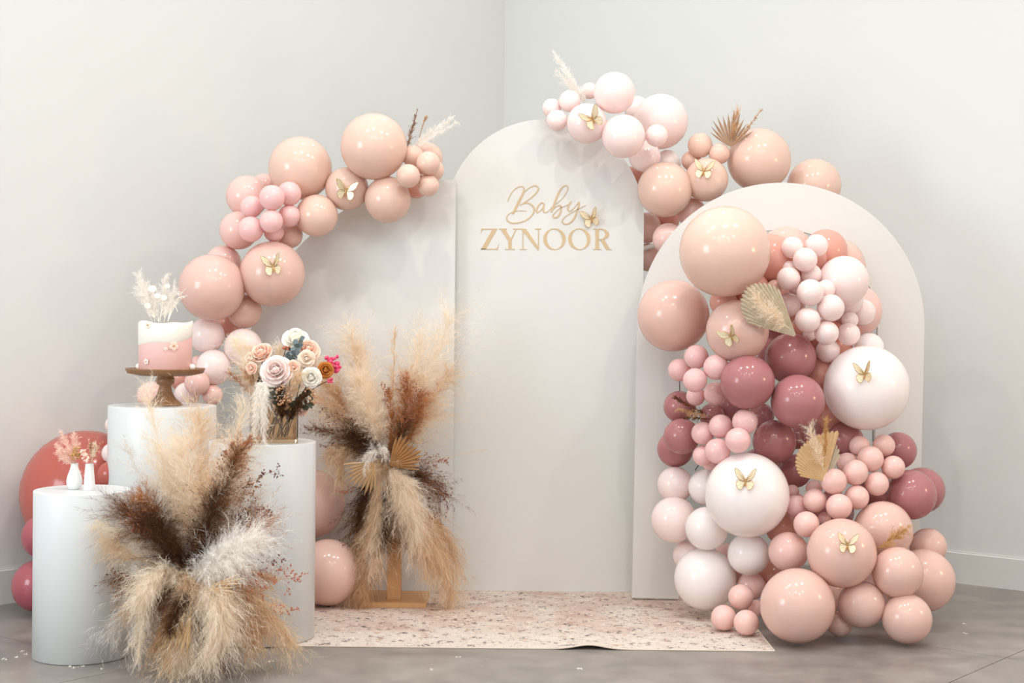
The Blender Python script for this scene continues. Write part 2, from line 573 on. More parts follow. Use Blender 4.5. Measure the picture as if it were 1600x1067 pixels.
floor = struct(py('floor', [(-9, -4, -0.006), (9, -4, -0.006), (9, 9.6, -0.006), (-9, 9.6, -0.006)], [(0, 1, 2, 3)], M_JOINT))
S0 = Vector((-1.316, 5.196, 0))
EA = Vector((0.774, -0.633, 0)); EB = Vector((0.633, 0.774, 0))
SL = 2.234
for i in range(-2, 4):
    for j in range(-3, 3):
        c = S0 + EA * (SL * (i + 0.5)) + EB * (SL * (j + 0.5))
        if (c - KC).dot(NL) < -1.0 or (c - KC).dot(NR) < -1.0 or c.y < -2.0 or abs(c.x) > 5:
            continue
        h = SL / 2 - 0.002
        q = [c + EA * a * h + EB * b * h for a, b in ((-1, -1), (1, -1), (1, 1), (-1, 1))]
        vs = [Vector((v.x, v.y, 0)) for v in q] + [Vector((v.x, v.y, -0.006)) for v in q]
        py('slab', vs, [(0, 1, 2, 3), (4, 5, 1, 0), (5, 6, 2, 1), (6, 7, 3, 2), (7, 4, 0, 3)], M_FLOOR, floor)

# ------------------------------------------------------------------ rug
RX0, RX1, RY0, RY1 = -0.95, 0.988, 5.575, 6.92
def rug_z(x, y):
    # one small ripple lifts the front edge
    u = (x - 0.30) / 0.075
    k = math.exp(-u * u) * max(0.0, 1 - (y - RY0) / 0.16)
    return 0.004 + 0.016 * k
def rug():
    nx, ny = 120, 40
    vs, fs = [], []
    for lay in (0, 1):
        for j in range(ny + 1):
            for i in range(nx + 1):
                x = RX0 + (RX1 - RX0) * i / nx
                y = RY0 + (RY1 - RY0) * (j / ny) ** 1.4
                z = rug_z(x, y) if lay else rug_z(x, y) - 0.0036
                vs.append((x, y - RY0, z))
    W = nx + 1; H = W * (ny + 1)
    for j in range(ny):
        for i in range(nx):
            a = j * W + i
            fs.append((a + H, a + 1 + H, a + 1 + W + H, a + W + H))
            fs.append((a + W, a + 1 + W, a + 1, a))
    for i in range(nx):
        fs.append((i, i + 1, i + 1 + H, i + H))
        a = ny * W + i
        fs.append((a + 1, a, a + H, a + 1 + H))
    for j in range(ny):
        a = j * W
        fs.append((a + W, a, a + H, a + W + H))
        a = j * W + nx
        fs.append((a, a + W, a + W + H, a + H))
    o = py('rug', vs, fs, M_RUG)
    o.location = (0, RY0, 0)
    tag(o, 'faded pink and cream patterned rug lying under the backdrop panels', 'rug')
    b = []
    pts = [Vector((RX0 + (RX1 - RX0) * i / 120, -0.002, rug_z(RX0 + (RX1 - RX0) * i / 120, RY0) - 0.001)) for i in range(121)]
    b.append(tube_geo(pts, 0.0032, 6))
    b2 = tube_geo([Vector((RX1, (RY1 - RY0) * k / 20, 0.003)) for k in range(21)], 0.003, 6)
    v, f = merge(b); py('binding', v, f, M_RUGBIND, o)
    py('binding', b2[0], b2[1], M_RUGBIND, o)
    return o
rug()
RZ = 0.0042      # rug surface

# ------------------------------------------------------------------ backdrop panels (outlines in the panel's own plane)
D_LEFT, D_MID, D_ARCH = 6.70, 6.76, 6.57

def to_plane(x, y, d):
    p = at(x, y, d); return p.x, p.z

def prism(outline, d, th, name, material, hole=None, bev=0.002):
    """outline: list of (X,Z) counter-clockwise seen from the camera; front face at Y=d"""
    n = len(outline)
    vs = [Vector((x, 0, z)) for x, z in outline] + [Vector((x, th, z)) for x, z in outline]
    fs = [tuple(range(n)), tuple(range(2 * n - 1, n - 1, -1))]
    for i in range(n):
        j = (i + 1) % n
        fs.append((i, i + n, j + n, j))
    return vs, fs

# middle arch
cx, cz = to_plane(851, 342, D_MID)
Rm = px(155, D_MID)
out = [(cx - Rm, RZ), (cx + Rm, RZ)] + [(cx + Rm * math.cos(a), cz + Rm * math.sin(a)) for a in np.linspace(0, math.pi, 73)]
vs, fs = prism(out, D_MID, 0.03, 'arch', M_PANEL)
panel_mid = py('arched_panel', [v - Vector((cx, 0, 0)) for v in vs], fs, M_PANEL)
panel_mid.location = (cx, D_MID, 0)
tag(panel_mid, 'tall cream arched backdrop panel with gold lettering, standing in the middle', 'backdrop panel', 'cream backdrop panels')
MIDX = cx
# left quarter arch
lx1, lz0 = to_plane(709, 613, D_LEFT)
Rl = px(332, D_LEFT)
out = [(lx1 - Rl, RZ), (lx1, RZ), (lx1, lz0 + Rl)] + [(lx1 + Rl * math.cos(a), lz0 + Rl * math.sin(a)) for a in np.linspace(math.pi / 2, math.pi, 49)[1:]]
vs, fs = prism(out, D_LEFT, 0.03, 'quarter', M_PANEL)
panel_left = py('quarter_arch_panel', [v - Vector((lx1 - Rl / 2, 0, 0)) for v in vs], fs, M_PANEL)
panel_left.location = (lx1 - Rl / 2, D_LEFT, 0)
tag(panel_left, 'cream quarter-arch backdrop panel behind the flower vase and dried plumes', 'backdrop panel', 'cream backdrop panels')
# right hollow arch, leaning a touch to the right
ax, az = to_plane(1217, 511, D_ARCH)
Ro, Ri = px(224, D_ARCH), px(151, D_ARCH)
th = 0.03
outer = [(-Ro, 0.0)] + [(-Ro * math.cos(a), az - RZ + Ro * math.sin(a)) for a in np.linspace(0, math.pi, 73)] + [(Ro, 0.0)]
inner = [(-Ri, 0.0)] + [(-Ri * math.cos(a), az - RZ + Ri * math.sin(a)) for a in np.linspace(0, math.pi, 73)] + [(Ri, 0.0)]
n = len(outer)
vs = [Vector((x, 0, z)) for x, z in outer] + [Vector((x, 0, z)) for x, z in inner] + \
     [Vector((x, th, z)) for x, z in outer] + [Vector((x, th, z)) for x, z in inner]
fs = []
for i in range(n - 1):
    fs.append((i, n + i, n + i + 1, i + 1))
    fs.append((2 * n + i, 2 * n + i + 1, 3 * n + i + 1, 3 * n + i))
    fs.append((i, i + 1, 2 * n + i + 1, 2 * n + i))
    fs.append((n + i, 3 * n + i, 3 * n + i + 1, n + i + 1))
fs += [(0, 2 * n, 3 * n, n), (n - 1, 2 * n - 1, 4 * n - 1, 3 * n - 1)]
panel_arch = py('hollow_arch_panel', vs, fs, M_PANEL)
bx_, _ = to_plane(1211, 940, D_ARCH)
panel_arch.location = (bx_, D_ARCH, RZ + 0.004)
panel_arch.rotation_euler = (0, math.radians(0.55), 0)
tag(panel_arch, 'cream arch-shaped backdrop frame with an open centre, full of balloons', 'backdrop panel', 'cream backdrop panels')

# ------------------------------------------------------------------ lettering on the middle panel
def on_mid(x, y, lift=0.0):
    p = at(x, y, D_MID)
    return Vector((p.x - MIDX, -lift, p.z))

def plate(name, polys, label=None):
    """flat raised letter from several outlines (photo px)"""
    vs, fs = [], []
    for k, poly in enumerate(polys):
        n = len(poly)
        # orientation: counter-clockwise seen from the camera
        area2 = sum(poly[i][0] * poly[(i + 1) % n][1] - poly[(i + 1) % n][0] * poly[i][1] for i in range(n))
        if area2 > 0: poly = poly[::-1]
        o = len(vs)
        lift = 0.0020 + 0.0001 * (k % 3 if n > 4 or len(polys) < 30 else 0)
        vs += [on_mid(x, y, lift) for x, y in poly] + [on_mid(x, y, 0.0) for x, y in poly]
        fs.append(tuple(o + i for i in range(n)))
        for i in range(n):
            j = (i + 1) % n
            fs.append((o + i, o + n + i, o + n + j, o + j))
    ob = py(name, vs, fs, M_GOLD_PRINT, panel_mid)
    if label: ob['label'] = label
    return ob

def Lc(pts):   # coordinates measured on an enlarged view of the name
    return [(700 + x / 5.1613, 240 + y / 5.16) for x, y in pts]

def ring(cx, cy, rx, ry, ix, iy, tilt=0.0):
    ps = []
    N = 40
    for k in range(N):
        a0, a1 = 2 * math.pi * k / N, 2 * math.pi * (k + 1) / N
        q = []
        for (r1, r2, a, tl) in ((rx, ry, a0, 0), (rx, ry, a1, 0), (ix, iy, a1, tilt), (ix, iy, a0, tilt)):
            q.append((cx + r1 * math.cos(a) + tl * math.sin(a) * 6, cy + r2 * math.sin(a)))
        ps.append(Lc(q))
    return ps

plate('letter', [Lc(q) for q in (
    [(360, 608), (398, 606), (305, 771), (265, 772)], [(268, 604), (398, 604), (396, 612), (268, 612)],
    [(268, 604), (292, 612), (276, 615), (263, 645)], [(265, 766), (402, 766), (402, 774), (265, 774)],
    [(402, 774), (366, 767), (396, 761), (410, 720)])], 'gold serif letter Z')
plate('letter', [Lc(q) for q in (
    [(423, 608), (461, 608), (513, 695), (513, 770), (487, 770), (487, 705)], [(546, 608), (554, 608), (512, 698), (505, 690)],
    [(411, 603), (474, 603), (474, 610), (411, 610)], [(524, 603), (564, 603), (564, 610), (524, 610)],
    [(459, 767), (541, 767), (541, 774), (459, 774)])], 'gold serif letter Y')
plate('letter', [Lc(q) for q in (
    [(588, 606), (628, 606), (733, 758), (733, 776), (722, 776)], [(601, 615), (608, 625), (608, 770), (601, 770)],
    [(726, 606), (733, 606), (733, 770), (726, 760)], [(578, 767), (634, 767), (634, 774), (578, 774)],
    [(703, 603), (752, 603), (752, 610), (703, 610)], [(568, 603), (600, 603), (600, 610), (568, 610)])], 'gold serif letter N')
plate('letter', ring(859, 689, 90, 87, 62, 80, 1), 'gold serif letter O')
plate('letter', ring(1059, 689, 90, 87, 62, 80, 1), 'gold serif letter O')
Rp = [[(1188, 606), (1217, 606), (1217, 770), (1188, 770)], [(1170, 767), (1237, 767), (1237, 774), (1170, 774)], [(1170, 603), (1192, 603), (1192, 610), (1170, 610)]]
for k in range(14):
    a0 = -math.pi / 2 + math.pi * k / 14; a1 = -math.pi / 2 + math.pi * (k + 1) / 14
    Rp.append([(1222 + 77 * math.cos(a0), 650 + 47 * math.sin(a0)), (1222 + 77 * math.cos(a1), 650 + 47 * math.sin(a1)),
               (1222 + 46 * math.cos(a1), 650 + 40 * math.sin(a1)), (1222 + 46 * math.cos(a0), 650 + 40 * math.sin(a0))])
Rp += [[(1215, 603), (1224, 603), (1224, 611), (1215, 611)], [(1215, 689), (1224, 689), (1224, 697), (1215, 697)],
       [(1226, 695), (1258, 690), (1306, 770), (1276, 773)], [(1270, 767), (1321, 769), (1321, 774), (1278, 775)]]
plate('letter', [Lc(q) for q in Rp], 'gold serif letter R')

def script_word():
    strokes = [
        ([(125, 325), (160, 240), (220, 155), (290, 112), (340, 108), (366, 135), (358, 185), (330, 250), (280, 350), (235, 440), (200, 512)],
         [11, 13, 14, 15, 17, 20, 26, 32, 36, 35, 26]),
        ([(362, 195), (430, 135), (500, 100), (550, 100), (576, 140), (545, 200), (470, 270), (390, 330), (305, 380)],
         [9, 13, 16, 19, 21, 19, 17, 15, 11]),
        ([(305, 380), (360, 358), (425, 352), (485, 385), (515, 440), (495, 510), (430, 580), (340, 625), (230, 645), (150, 630), (110, 585), (125, 530), (180, 490), (250, 468), (330, 462), (398, 470)],
         [11, 13, 17, 22, 24, 22, 19, 18, 20, 19, 16, 13, 11, 9, 7, 4]),
        ([(655, 358), (622, 345), (580, 385), (552, 440), (554, 484), (588, 478), (632, 430), (662, 368)], [14, 16, 20, 24, 21, 13, 10, 12]),
        ([(662, 362), (652, 425), (652, 472), (682, 490), (735, 455), (800, 380)], [18, 22, 20, 13, 10, 10]),
        ([(830, 365), (920, 290), (980, 210), (1010, 135), (988, 95), (940, 108), (885, 180), (840, 280), (800, 390), (765, 482)],
         [8, 8, 9, 11, 15, 19, 24, 28, 28, 22]),
        ([(765, 482), (805, 425), (862, 388), (902, 392), (910, 440), (888, 515), (845, 562), (798, 560), (790, 530), (835, 475), (905, 418), (985, 388), (1030, 358)],
         [12, 12, 15, 20, 24, 25, 22, 18, 13, 10, 9, 9, 8]),
        ([(1056, 328), (1022, 385), (1010, 440), (1032, 470), (1082, 438), (1140, 372), (1170, 335)], [16, 22, 22, 14, 10, 9, 10]),
        ([(1170, 332), (1166, 400), (1140, 480), (1098, 580), (1040, 640), (970, 660), (924, 625), (950, 570), (1030, 510), (1130, 455), (1210, 415), (1275, 380)],
         [20, 25, 26, 23, 19, 17, 14, 11, 10, 10, 9, 6])]
    for si, (P, W) in enumerate(strokes):
        pts = catmull([(x, y, w) for (x, y), w in zip(P, W)], 7)
        L, R = [], []
        for i, p in enumerate(pts):
            a = pts[max(i - 1, 0)]; b = pts[min(i + 1, len(pts) - 1)]
            t = Vector((b.x - a.x, b.y - a.y)).normalized()
            nn = Vector((-t.y, t.x)) * (p.z * 0.5)
            L.append((780 + (p.x + nn.x) / 9.412, 280 + (p.y + nn.y) / 9.412))
            R.append((780 + (p.x - nn.x) / 9.412, 280 + (p.y - nn.y) / 9.412))
        yield L, R
vs, fs = [], []
for si, (L, R) in enumerate(script_word()):
    lift = 0.0022 + 0.0001 * si
    k0 = len(vs)
    for a, b in zip(L, R):
        vs += [on_mid(*a, lift), on_mid(*b, lift), on_mid(*a, 0), on_mid(*b, 0)]
    for i in range(len(L) - 1):
        q = k0 + 4 * i
        fs += [(q, q + 1, q + 5, q + 4), (q, q + 4, q + 6, q + 2), (q + 1, q + 3, q + 7, q + 5)]
so = py('script_lettering', vs, fs, M_GOLD_PRINT, panel_mid)
so['label'] = 'gold handwritten word Baby'

# ------------------------------------------------------------------ plinths
def plinth(x, d, r, h, label):
    X = (x - 800) / FPX * d
    e = 0.004
    o = lathe('cylinder_plinth', [(r - 0.01, 0), (r, 0.003), (r, h - e), (r - e * 0.3, h - e * 0.3), (r - e, h)], M_PLINTH, (0, 0, 0), 96, None, True)
    # flat top: keep the rim crisp
    for pol in o.data.polygons:
        if len(pol.vertices) > 4: pol.use_smooth = False
    o.location = (X, d, 0)
    tag(o, label, 'plinth', 'white cylinder plinths')
    return o
PL_SHORT = plinth(131, 5.396, 0.170, 0.597, 'short white cylinder plinth holding two small bud vases')
PL_RIGHT = plinth(412, 5.73, 0.2024, 0.747, 'white cylinder plinth carrying the glass vase of flowers')
PL_TALL = plinth(255, 6.0, 0.212, 0.868, 'tallest white cylinder plinth, holding the cake stand')
PL_RIGHT.location.z = RZ

# ------------------------------------------------------------------ balloons
def latex(name, c, sat=1.0):
    m, nt, p = new_mat(name)
    tc = nt.nodes.new('ShaderNodeTexCoord')
    ns = nt.nodes.new('ShaderNodeTexNoise'); ns.inputs['Scale'].default_value = 2.0
    nt.links.new(tc.outputs['Object'], ns.inputs['Vector'])
    mx = nt.nodes.new('ShaderNodeMix'); mx.data_type = 'RGBA'
    mx.inputs[6].default_value = tuple(v * 0.97 for v in c[:3]) + (1,)
    mx.inputs[7].default_value = tuple(min(1, v * 1.03) for v in c[:3]) + (1,)
    nt.links.new(ns.outputs['Fac'], mx.inputs[0])
    nt.links.new(mx.outputs[2], p.inputs['Base Color'])
    p.inputs['Roughness'].default_value = 0.16
    p.inputs['Specular IOR Level'].default_value = 0.5
    p.inputs['Subsurface Weight'].default_value = 0.3
    p.inputs['Subsurface Radius'].default_value = (1.0, 0.4, 0.3)
    p.inputs['Subsurface Scale'].default_value = 0.03
    # thin rubber skin: part of the light goes through and tints the gaps between balloons
    tr = nt.nodes.new('ShaderNodeBsdfTranslucent')
    sat = nt.nodes.new('ShaderNodeGamma'); sat.inputs[1].default_value = 2.2
    nt.links.new(mx.outputs[2], sat.inputs[0]); nt.links.new(sat.outputs[0], tr.inputs['Color'])
    ms = nt.nodes.new('ShaderNodeMixShader'); ms.inputs[0].default_value = 0.16
    out = nt.nodes['Material Output']
    nt.links.new(p.outputs[0], ms.inputs[1]); nt.links.new(tr.outputs[0], ms.inputs[2])
    nt.links.new(ms.outputs[0], out.inputs['Surface'])
    return m
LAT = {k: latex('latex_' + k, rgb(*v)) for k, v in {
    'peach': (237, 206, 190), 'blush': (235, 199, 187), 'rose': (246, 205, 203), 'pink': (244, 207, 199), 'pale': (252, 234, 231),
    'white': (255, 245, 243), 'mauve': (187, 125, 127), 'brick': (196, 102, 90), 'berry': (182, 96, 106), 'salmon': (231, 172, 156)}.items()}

def balloon_mesh(m):
    """round latex balloon, drawn in a little towards the knotted neck at -Z"""
    prof = []
    n = 26
    for i in range(n + 1):
        a = math.pi * i / n
        z, r = math.cos(a), math.sin(a)
        k = max(0.0, -z)
        r *= 1 - 0.05 * k * k
        z *= 1 + 0.06 * k * k
        prof.append((max(r, 0.0004), z))
    prof[-1] = (0.045, -1.055)
    prof += [(0.03, -1.09), (0.045, -1.12), (0.035, -1.14), (0.055, -1.18)]
    o = lathe('balloon_shape', prof[::-1], m, (0, 0, 0), 40)
    me = o.data
    bpy.data.objects.remove(o)
    return me
BMESH = {k: balloon_mesh(m) for k, m in LAT.items()}

GL, GM, GN, GR, GF = ('balloons of the left garland', 'pale pink balloons on top of the middle panel', 'peach balloons behind the hollow arch',
                      'balloons filling the hollow arch', 'balloons on the floor at the left')
# x, y, radius (px), distance prior (m), colour, label
BT = [
 (GL, [
  (584, 229, 52, 6.50, 'peach', 'large peach balloon at the top of the left garland beside the brown grass'),
  (469, 263, 49.5, 6.55, 'peach', 'large peach balloon above the pink mini balloons, second along the left garland top'),
  (542, 295, 34, 6.52, 'peach', 'medium peach balloon with a pale gold butterfly on the left garland'),
  (606, 312, 36.5, 6.50, 'peach', 'medium peach balloon hanging lowest at the right end of the left garland'),
  (495, 337, 33, 6.48, 'peach', 'medium peach balloon just right of the pink mini balloons, left garland'),
  (638, 275, 18.7, 6.38, 'peach', 'front mini peach balloon touching the large top balloon of the left garland'),
  (669, 255, 18.7, 6.42, 'peach', 'mini peach balloon under the white plume at the left garland end'),
  (669, 290, 17, 6.44, 'peach', 'lowest mini peach balloon at the right end of the left garland'),
  (645, 244, 17, 6.50, 'peach', 'half-hidden mini peach balloon at the foot of the brown grass'),
  (676, 266, 18, 6.55, 'peach', 'mini peach balloon peeking out at the far right of the left garland'),
  (666, 248, 26, 6.62, 'peach', 'shaded peach balloon behind the mini balloons at the garland end, left garland'),
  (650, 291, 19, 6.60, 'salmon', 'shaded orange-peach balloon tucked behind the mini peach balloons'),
  (425, 309, 20, 6.36, 'rose', 'mini pink balloon in front of its bunch, left of centre garland top'),
  (452, 302.5, 19, 6.42, 'rose', 'highest mini pink balloon, touching the large peach balloon above it'),
  (452, 337, 17.5, 6.44, 'rose', 'mini pink balloon against the medium peach balloon on its right'),
  (424, 346, 18.3, 6.36, 'rose', 'mini pink balloon in the middle of the bunch above the butterfly balloon'),
  (392, 358, 20, 6.38, 'rose', 'leftmost mini pink balloon of the left garland bunch'),
  (393, 323, 17.5, 6.44, 'rose', 'mini pink balloon between two medium dusky pink balloons, left garland'),
  (428, 362, 16, 6.46, 'rose', 'mini pink balloon tucked under its bunch, touching the butterfly balloon'),
  (386.5, 307, 33, 6.60, 'pink', 'medium dusky pink balloon behind the top left of the mini pink bunch'),
  (413, 291, 20, 6.70, 'pink', 'dusky pink balloon glimpsed between a dusky pink and a large peach balloon'),
  (373, 360, 30, 6.58, 'pink', 'medium dusky pink balloon at the left edge beside the mini pink bunch'),
  (452, 367, 21, 6.55, 'blush', 'shaded blush balloon against the panel edge, right above the butterfly balloon'),
  (425.5, 428, 51, 6.45, 'blush', 'large blush balloon wearing a gold butterfly on the left garland'),
  (331, 449, 52, 6.40, 'blush', 'large blush balloon above the cake, left end of the garland bend'),
  (349, 411, 28, 6.58, 'pink', 'medium pink balloon behind the top of the large balloon above the cake'),
  (382, 486, 27, 6.52, 'blush', 'medium blush balloon below the butterfly balloon of the left garland'),
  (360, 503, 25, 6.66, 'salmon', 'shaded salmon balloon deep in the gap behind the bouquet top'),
  (323, 524, 28, 6.48, 'pale', 'pale pink balloon right beside the cake, under the large blush balloon'),
  (380, 543, 30, 6.45, 'pale', 'pale pink balloon behind the top left of the bouquet'),
  (334, 574, 28, 6.42, 'pale', 'pale pink balloon level with the cake stand plate, left of the bouquet'),
  (308, 598, 19.7, 6.36, 'pink', 'mini pink balloon just below the right rim of the cake stand'),
  (310, 567, 12, 6.50, 'pink', 'tiny pink balloon between the cake and the pale balloon on its right'),
  (292, 617, 20, 6.44, 'pale', 'pale mini balloon right of the cake stand foot on the plinth edge'),
  (332, 617, 16, 6.40, 'pink', 'mini pink balloon lowest beside the tall plinth top, left of the bouquet'),
  (236, 618, 22, 6.40, 'pink', 'pink balloon seen to the left of the cake stand stem'),
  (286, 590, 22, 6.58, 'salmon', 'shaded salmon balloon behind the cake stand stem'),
  (178, 664, 14, 6.25, 'pale', 'upper mini pale balloon peeking out left of the tallest plinth'),
  (175, 708, 16, 6.22, 'pale', 'lower mini pale balloon peeking out left of the tallest plinth'),
  (485, 787, 54, 6.53, 'blush', 'upper of two large blush balloons between the vase plinth and dried plumes'),
  (513, 894, 52, 6.40, 'blush', 'lower of two large blush balloons, resting on the rug beside the vase plinth')]),
 (GF, [
  (134, 772, 100, 6.22, 'brick', 'very large brick red balloon behind the short plinth'),
  (174, 742, 22, 5.95, 'brick', 'small brick red balloon squeezed between the big red balloon and tallest plinth'),
  (69, 838, 35, 6.12, 'berry', 'dusty red balloon behind the short plinth below the very large red one'),
  (60, 915, 41, 6.10, 'berry', 'berry pink balloon on the floor at the far left behind the short plinth')]),
 (GM, [
  (960, 145, 32.5, 6.60, 'pale', 'pale pink balloon at the very top of the middle panel bunch'),
  (917, 193, 31.5, 6.58, 'pale', 'pale balloon with a brown-edged gold butterfly on the middle panel'),
  (974, 213, 34, 6.56, 'pale', 'pale pink balloon hanging over the right shoulder of the middle panel'),
  (870, 188, 16.5, 6.64, 'pale', 'mini pale pink balloon lowest left on the middle panel top'),
  (890, 158, 17, 6.68, 'pale', 'mini pale pink balloon at the foot of the white plume, middle panel'),
  (862, 169, 15, 6.72, 'pale', 'leftmost mini pale pink balloon of the middle panel bunch'),
  (921, 142, 13, 6.80, 'pale', 'mini pale balloon hidden behind the white plume and the top balloon'),
  (1032, 190, 43, 6.78, 'pale', 'largest pale pink balloon at the right of the middle panel bunch'),
  (1026, 212, 17.5, 6.58, 'pale', 'mini pale pink balloon in front of the largest pale balloon'),
  (995, 170, 20, 6.80, 'pale', 'pale pink balloon glimpsed between the topmost and the largest pale balloons'),
  (1007, 244, 25, 6.70, 'pale', 'pale pink balloon below the largest pale one, at the panel shoulder'),
  (1043, 255, 21, 6.88, 'white', 'white balloon showing as a sliver above a medium peach balloon'),
  (988, 282, 22, 6.90, 'salmon', 'shaded salmon balloon behind the right edge of the middle panel')]),
 (GN, [
  (1039, 296, 43, 6.66, 'peach', 'peach balloon filling the gap between the middle panel and the hollow arch'),
  (1103.7, 281, 34, 6.62, 'peach', 'medium peach balloon with a gold butterfly above the hollow arch'),
  (1094, 227, 19.5, 6.66, 'peach', 'small peach balloon left of the brown palm fan above the arch'),
  (1124, 240, 16.5, 6.64, 'peach', 'mini peach balloon right under the brown palm fan'),
  (1080, 251, 15.5, 6.72, 'peach', 'mini peach balloon half hidden above the gold butterfly balloon, above the arch'),
  (1186, 250, 49.5, 6.80, 'peach', 'large peach balloon at the foot of the brown palm fan, above the arch'),
  (1272, 290, 42, 6.90, 'peach', 'peach balloon half hidden behind the right shoulder of the hollow arch'),
  (1080, 331, 23, 6.74, 'pink', 'pink balloon behind the arch edge below the gold butterfly balloon'),
  (1010, 356, 24, 6.92, 'blush', 'shaded blush balloon against the right edge of the middle panel'),
  (1044, 373, 24.5, 6.74, 'pink', 'pink balloon behind the left shoulder of the hollow arch'),
  (1013, 402, 22, 6.92, 'blush', 'shaded blush balloon in the gap below the white rod'),
  (1042, 343, 20, 6.94, 'salmon', 'dark salmon balloon deep in the gap between two panels')]),
 (GR, [
  (1228, 398, 44, 7.0, 'blush', 'shaded blush balloon far behind the top left of the arch opening'),
  (1306, 418, 46, 7.0, 'blush', 'shaded blush balloon far behind the large pale one in the opening'),
  (1336, 486, 42, 6.95, 'pink', 'shaded pink balloon far behind the right inner edge of the opening'),
  (1178, 478, 42, 6.85, 'blush', 'shaded blush balloon far behind the beige palm leaf'),
  (1196, 528, 40, 6.82, 'mauve', 'shaded mauve balloon far behind the blush butterfly balloon'),
  (1290, 540, 42, 6.9, 'salmon', 'shaded salmon balloon far behind the lowest of the pale bunch'),
  (1172, 452, 30, 6.62, 'salmon', 'deep salmon balloon behind the beige palm leaf top'),
  (1222, 478, 36, 6.68, 'salmon', 'deep salmon balloon behind the stalk side of the beige palm leaf'),
  (1262, 405, 30, 6.88, 'salmon', 'deep salmon balloon behind the top of the pale bunch'),
  (1195, 560, 34, 6.50, 'mauve', 'deep mauve balloon in the gap between the two upper mauve balloons'),
  (1140, 640, 30, 6.52, 'mauve', 'deep mauve balloon behind the two left mini pink bunches'),
  (1190, 735, 36, 6.45, 'mauve', 'deep mauve balloon behind the top right of the lower white one'),
  (1285, 690, 34, 6.50, 'mauve', 'deep mauve balloon behind the golden tail'),
  (1232, 800, 34, 6.40, 'salmon', 'deep salmon balloon behind the lower left of the right bunch'),
  (1140, 880, 32, 6.36, 'pink', 'deep pink balloon behind the two low white balloons'),
  (1205, 900, 32, 6.24, 'salmon', 'deep salmon balloon between the low white balloon and biggest blush one'),
  (1290, 925, 34, 6.12, 'blush', 'deep blush balloon in the gap above the floor, lowest bunch'),
  (1370, 930, 34, 6.14, 'blush', 'deep blush balloon behind three low blush balloons'),
  (1300, 800, 34, 6.35, 'mauve', 'deep mauve balloon behind the middle of the right bunch'),
  (1370, 770, 30, 6.40, 'mauve', 'deep mauve balloon behind the right side of the right bunch'),
  (1290, 610, 30, 6.55, 'salmon', 'deep coral balloon far behind the edge of the large white one'),
  (1132.5, 393, 71, 6.30, 'peach', 'very large peach balloon at the top left of the hollow arch'),
  (1052, 493, 56.3, 6.36, 'blush', 'large blush balloon hanging over the left leg of the hollow arch'),
  (1152, 517, 49, 6.25, 'blush', 'blush balloon with a bright gold butterfly beside the beige palm leaf'),
  (1203, 404, 39, 6.62, 'salmon', 'peach balloon in shade behind the right side of the very large peach one'),  # peach balloon; its shade is put into the colour with the darker salmon
  (1131, 472, 22, 6.52, 'salmon', 'shaded salmon balloon in the gap under the very large peach balloon'),
  (1290, 392, 34, 6.95, 'salmon', 'shaded salmon balloon far back under the crown of the arch opening'),
  (1235, 560, 40, 6.22, 'mauve', 'mauve balloon below the beige palm leaf, highest of the mauve group'),
  (1168, 597, 42.5, 6.12, 'mauve', 'mauve balloon right of the upper mini pink bunch'),
  (1246.5, 627, 42, 6.10, 'mauve', 'mauve balloon touching the big white butterfly balloon on its right'),
  (1354, 606, 66.5, 6.12, 'white', 'very large white balloon with a silvery gold butterfly, right leg of the arch'),
  (1358, 543, 23, 6.30, 'white', 'white balloon peeking over the very large white one at the right'),
  (1318, 439, 39.5, 6.36, 'pale', 'large pale pink balloon right of the mini pale bunch in the arch'),
  (1324, 468, 25, 6.44, 'pale', 'pale pink balloon partly behind the mini pale bunch at its right'),
  (1347, 488, 21, 6.60, 'pale', 'pale balloon against the inner right edge of the arch opening'),
  (1238, 387, 17.3, 6.30, 'pale', 'top left mini pale balloon of the bunch under the arch crown'),
  (1275.7, 384, 18, 6.32, 'pale', 'top right mini pale balloon of the bunch under the arch crown'),
  (1258, 406, 19, 6.26, 'pale', 'mini pale balloon below and between the top two of its bunch'),
  (1234, 419, 12, 6.42, 'pale', 'tiny pale balloon hidden at the upper left of the pale bunch'),
  (1232, 435, 18.5, 6.30, 'pale', 'leftmost mini pale balloon, above right of the beige palm leaf'),
  (1268, 429, 16, 6.28, 'pale', 'mini pale balloon in the upper middle beside the large pale one'),
  (1266, 457, 21, 6.18, 'pale', 'frontmost mini pale balloon at the heart of the pale bunch'),
  (1290, 452, 15, 6.26, 'pale', 'mini pale balloon tucked against the large pale balloon, mid bunch'),
  (1232, 476, 18.8, 6.22, 'pale', 'mini pale balloon touching the right edge of the beige palm leaf'),
  (1262, 500, 20, 6.16, 'pale', 'mini pale balloon right of the stalk of the beige palm leaf'),
  (1298, 481, 21.3, 6.20, 'pale', 'mini pale balloon below the large pale one in the arch'),
  (1291.5, 520, 19, 6.16, 'pale', 'second lowest mini pale balloon of the bunch in the arch'),
  (1326, 522, 18, 6.22, 'pale', 'mini pale balloon above left of the very large white balloon'),
  (1328, 500, 13, 6.32, 'pale', 'tiny pale balloon at the right edge of the pale bunch'),
  (1293.5, 548, 19, 6.20, 'pale', 'lowest mini pale balloon of the bunch, above the mauve and white balloons'),
  (1265, 522, 11, 6.32, 'pale', 'tiny pale balloon under the bunch, over the highest mauve balloon'),
  (1245, 445, 16, 6.36, 'pale', 'mini pale balloon half hidden left of the frontmost pale one'),
  (1210, 449, 12, 6.46, 'peach', 'tiny peach balloon behind the top right corner of the beige palm leaf'),
  (1253, 516, 20, 6.50, 'salmon', 'shaded salmon balloon behind the stalk of the beige palm leaf'),
  (1282, 583, 24, 6.40, 'salmon', 'coral balloon in the gap between mauve balloons and the very large white one'),
  (1300, 650, 26, 6.42, 'salmon', 'coral balloon in shade under the left side of the very large white one'),
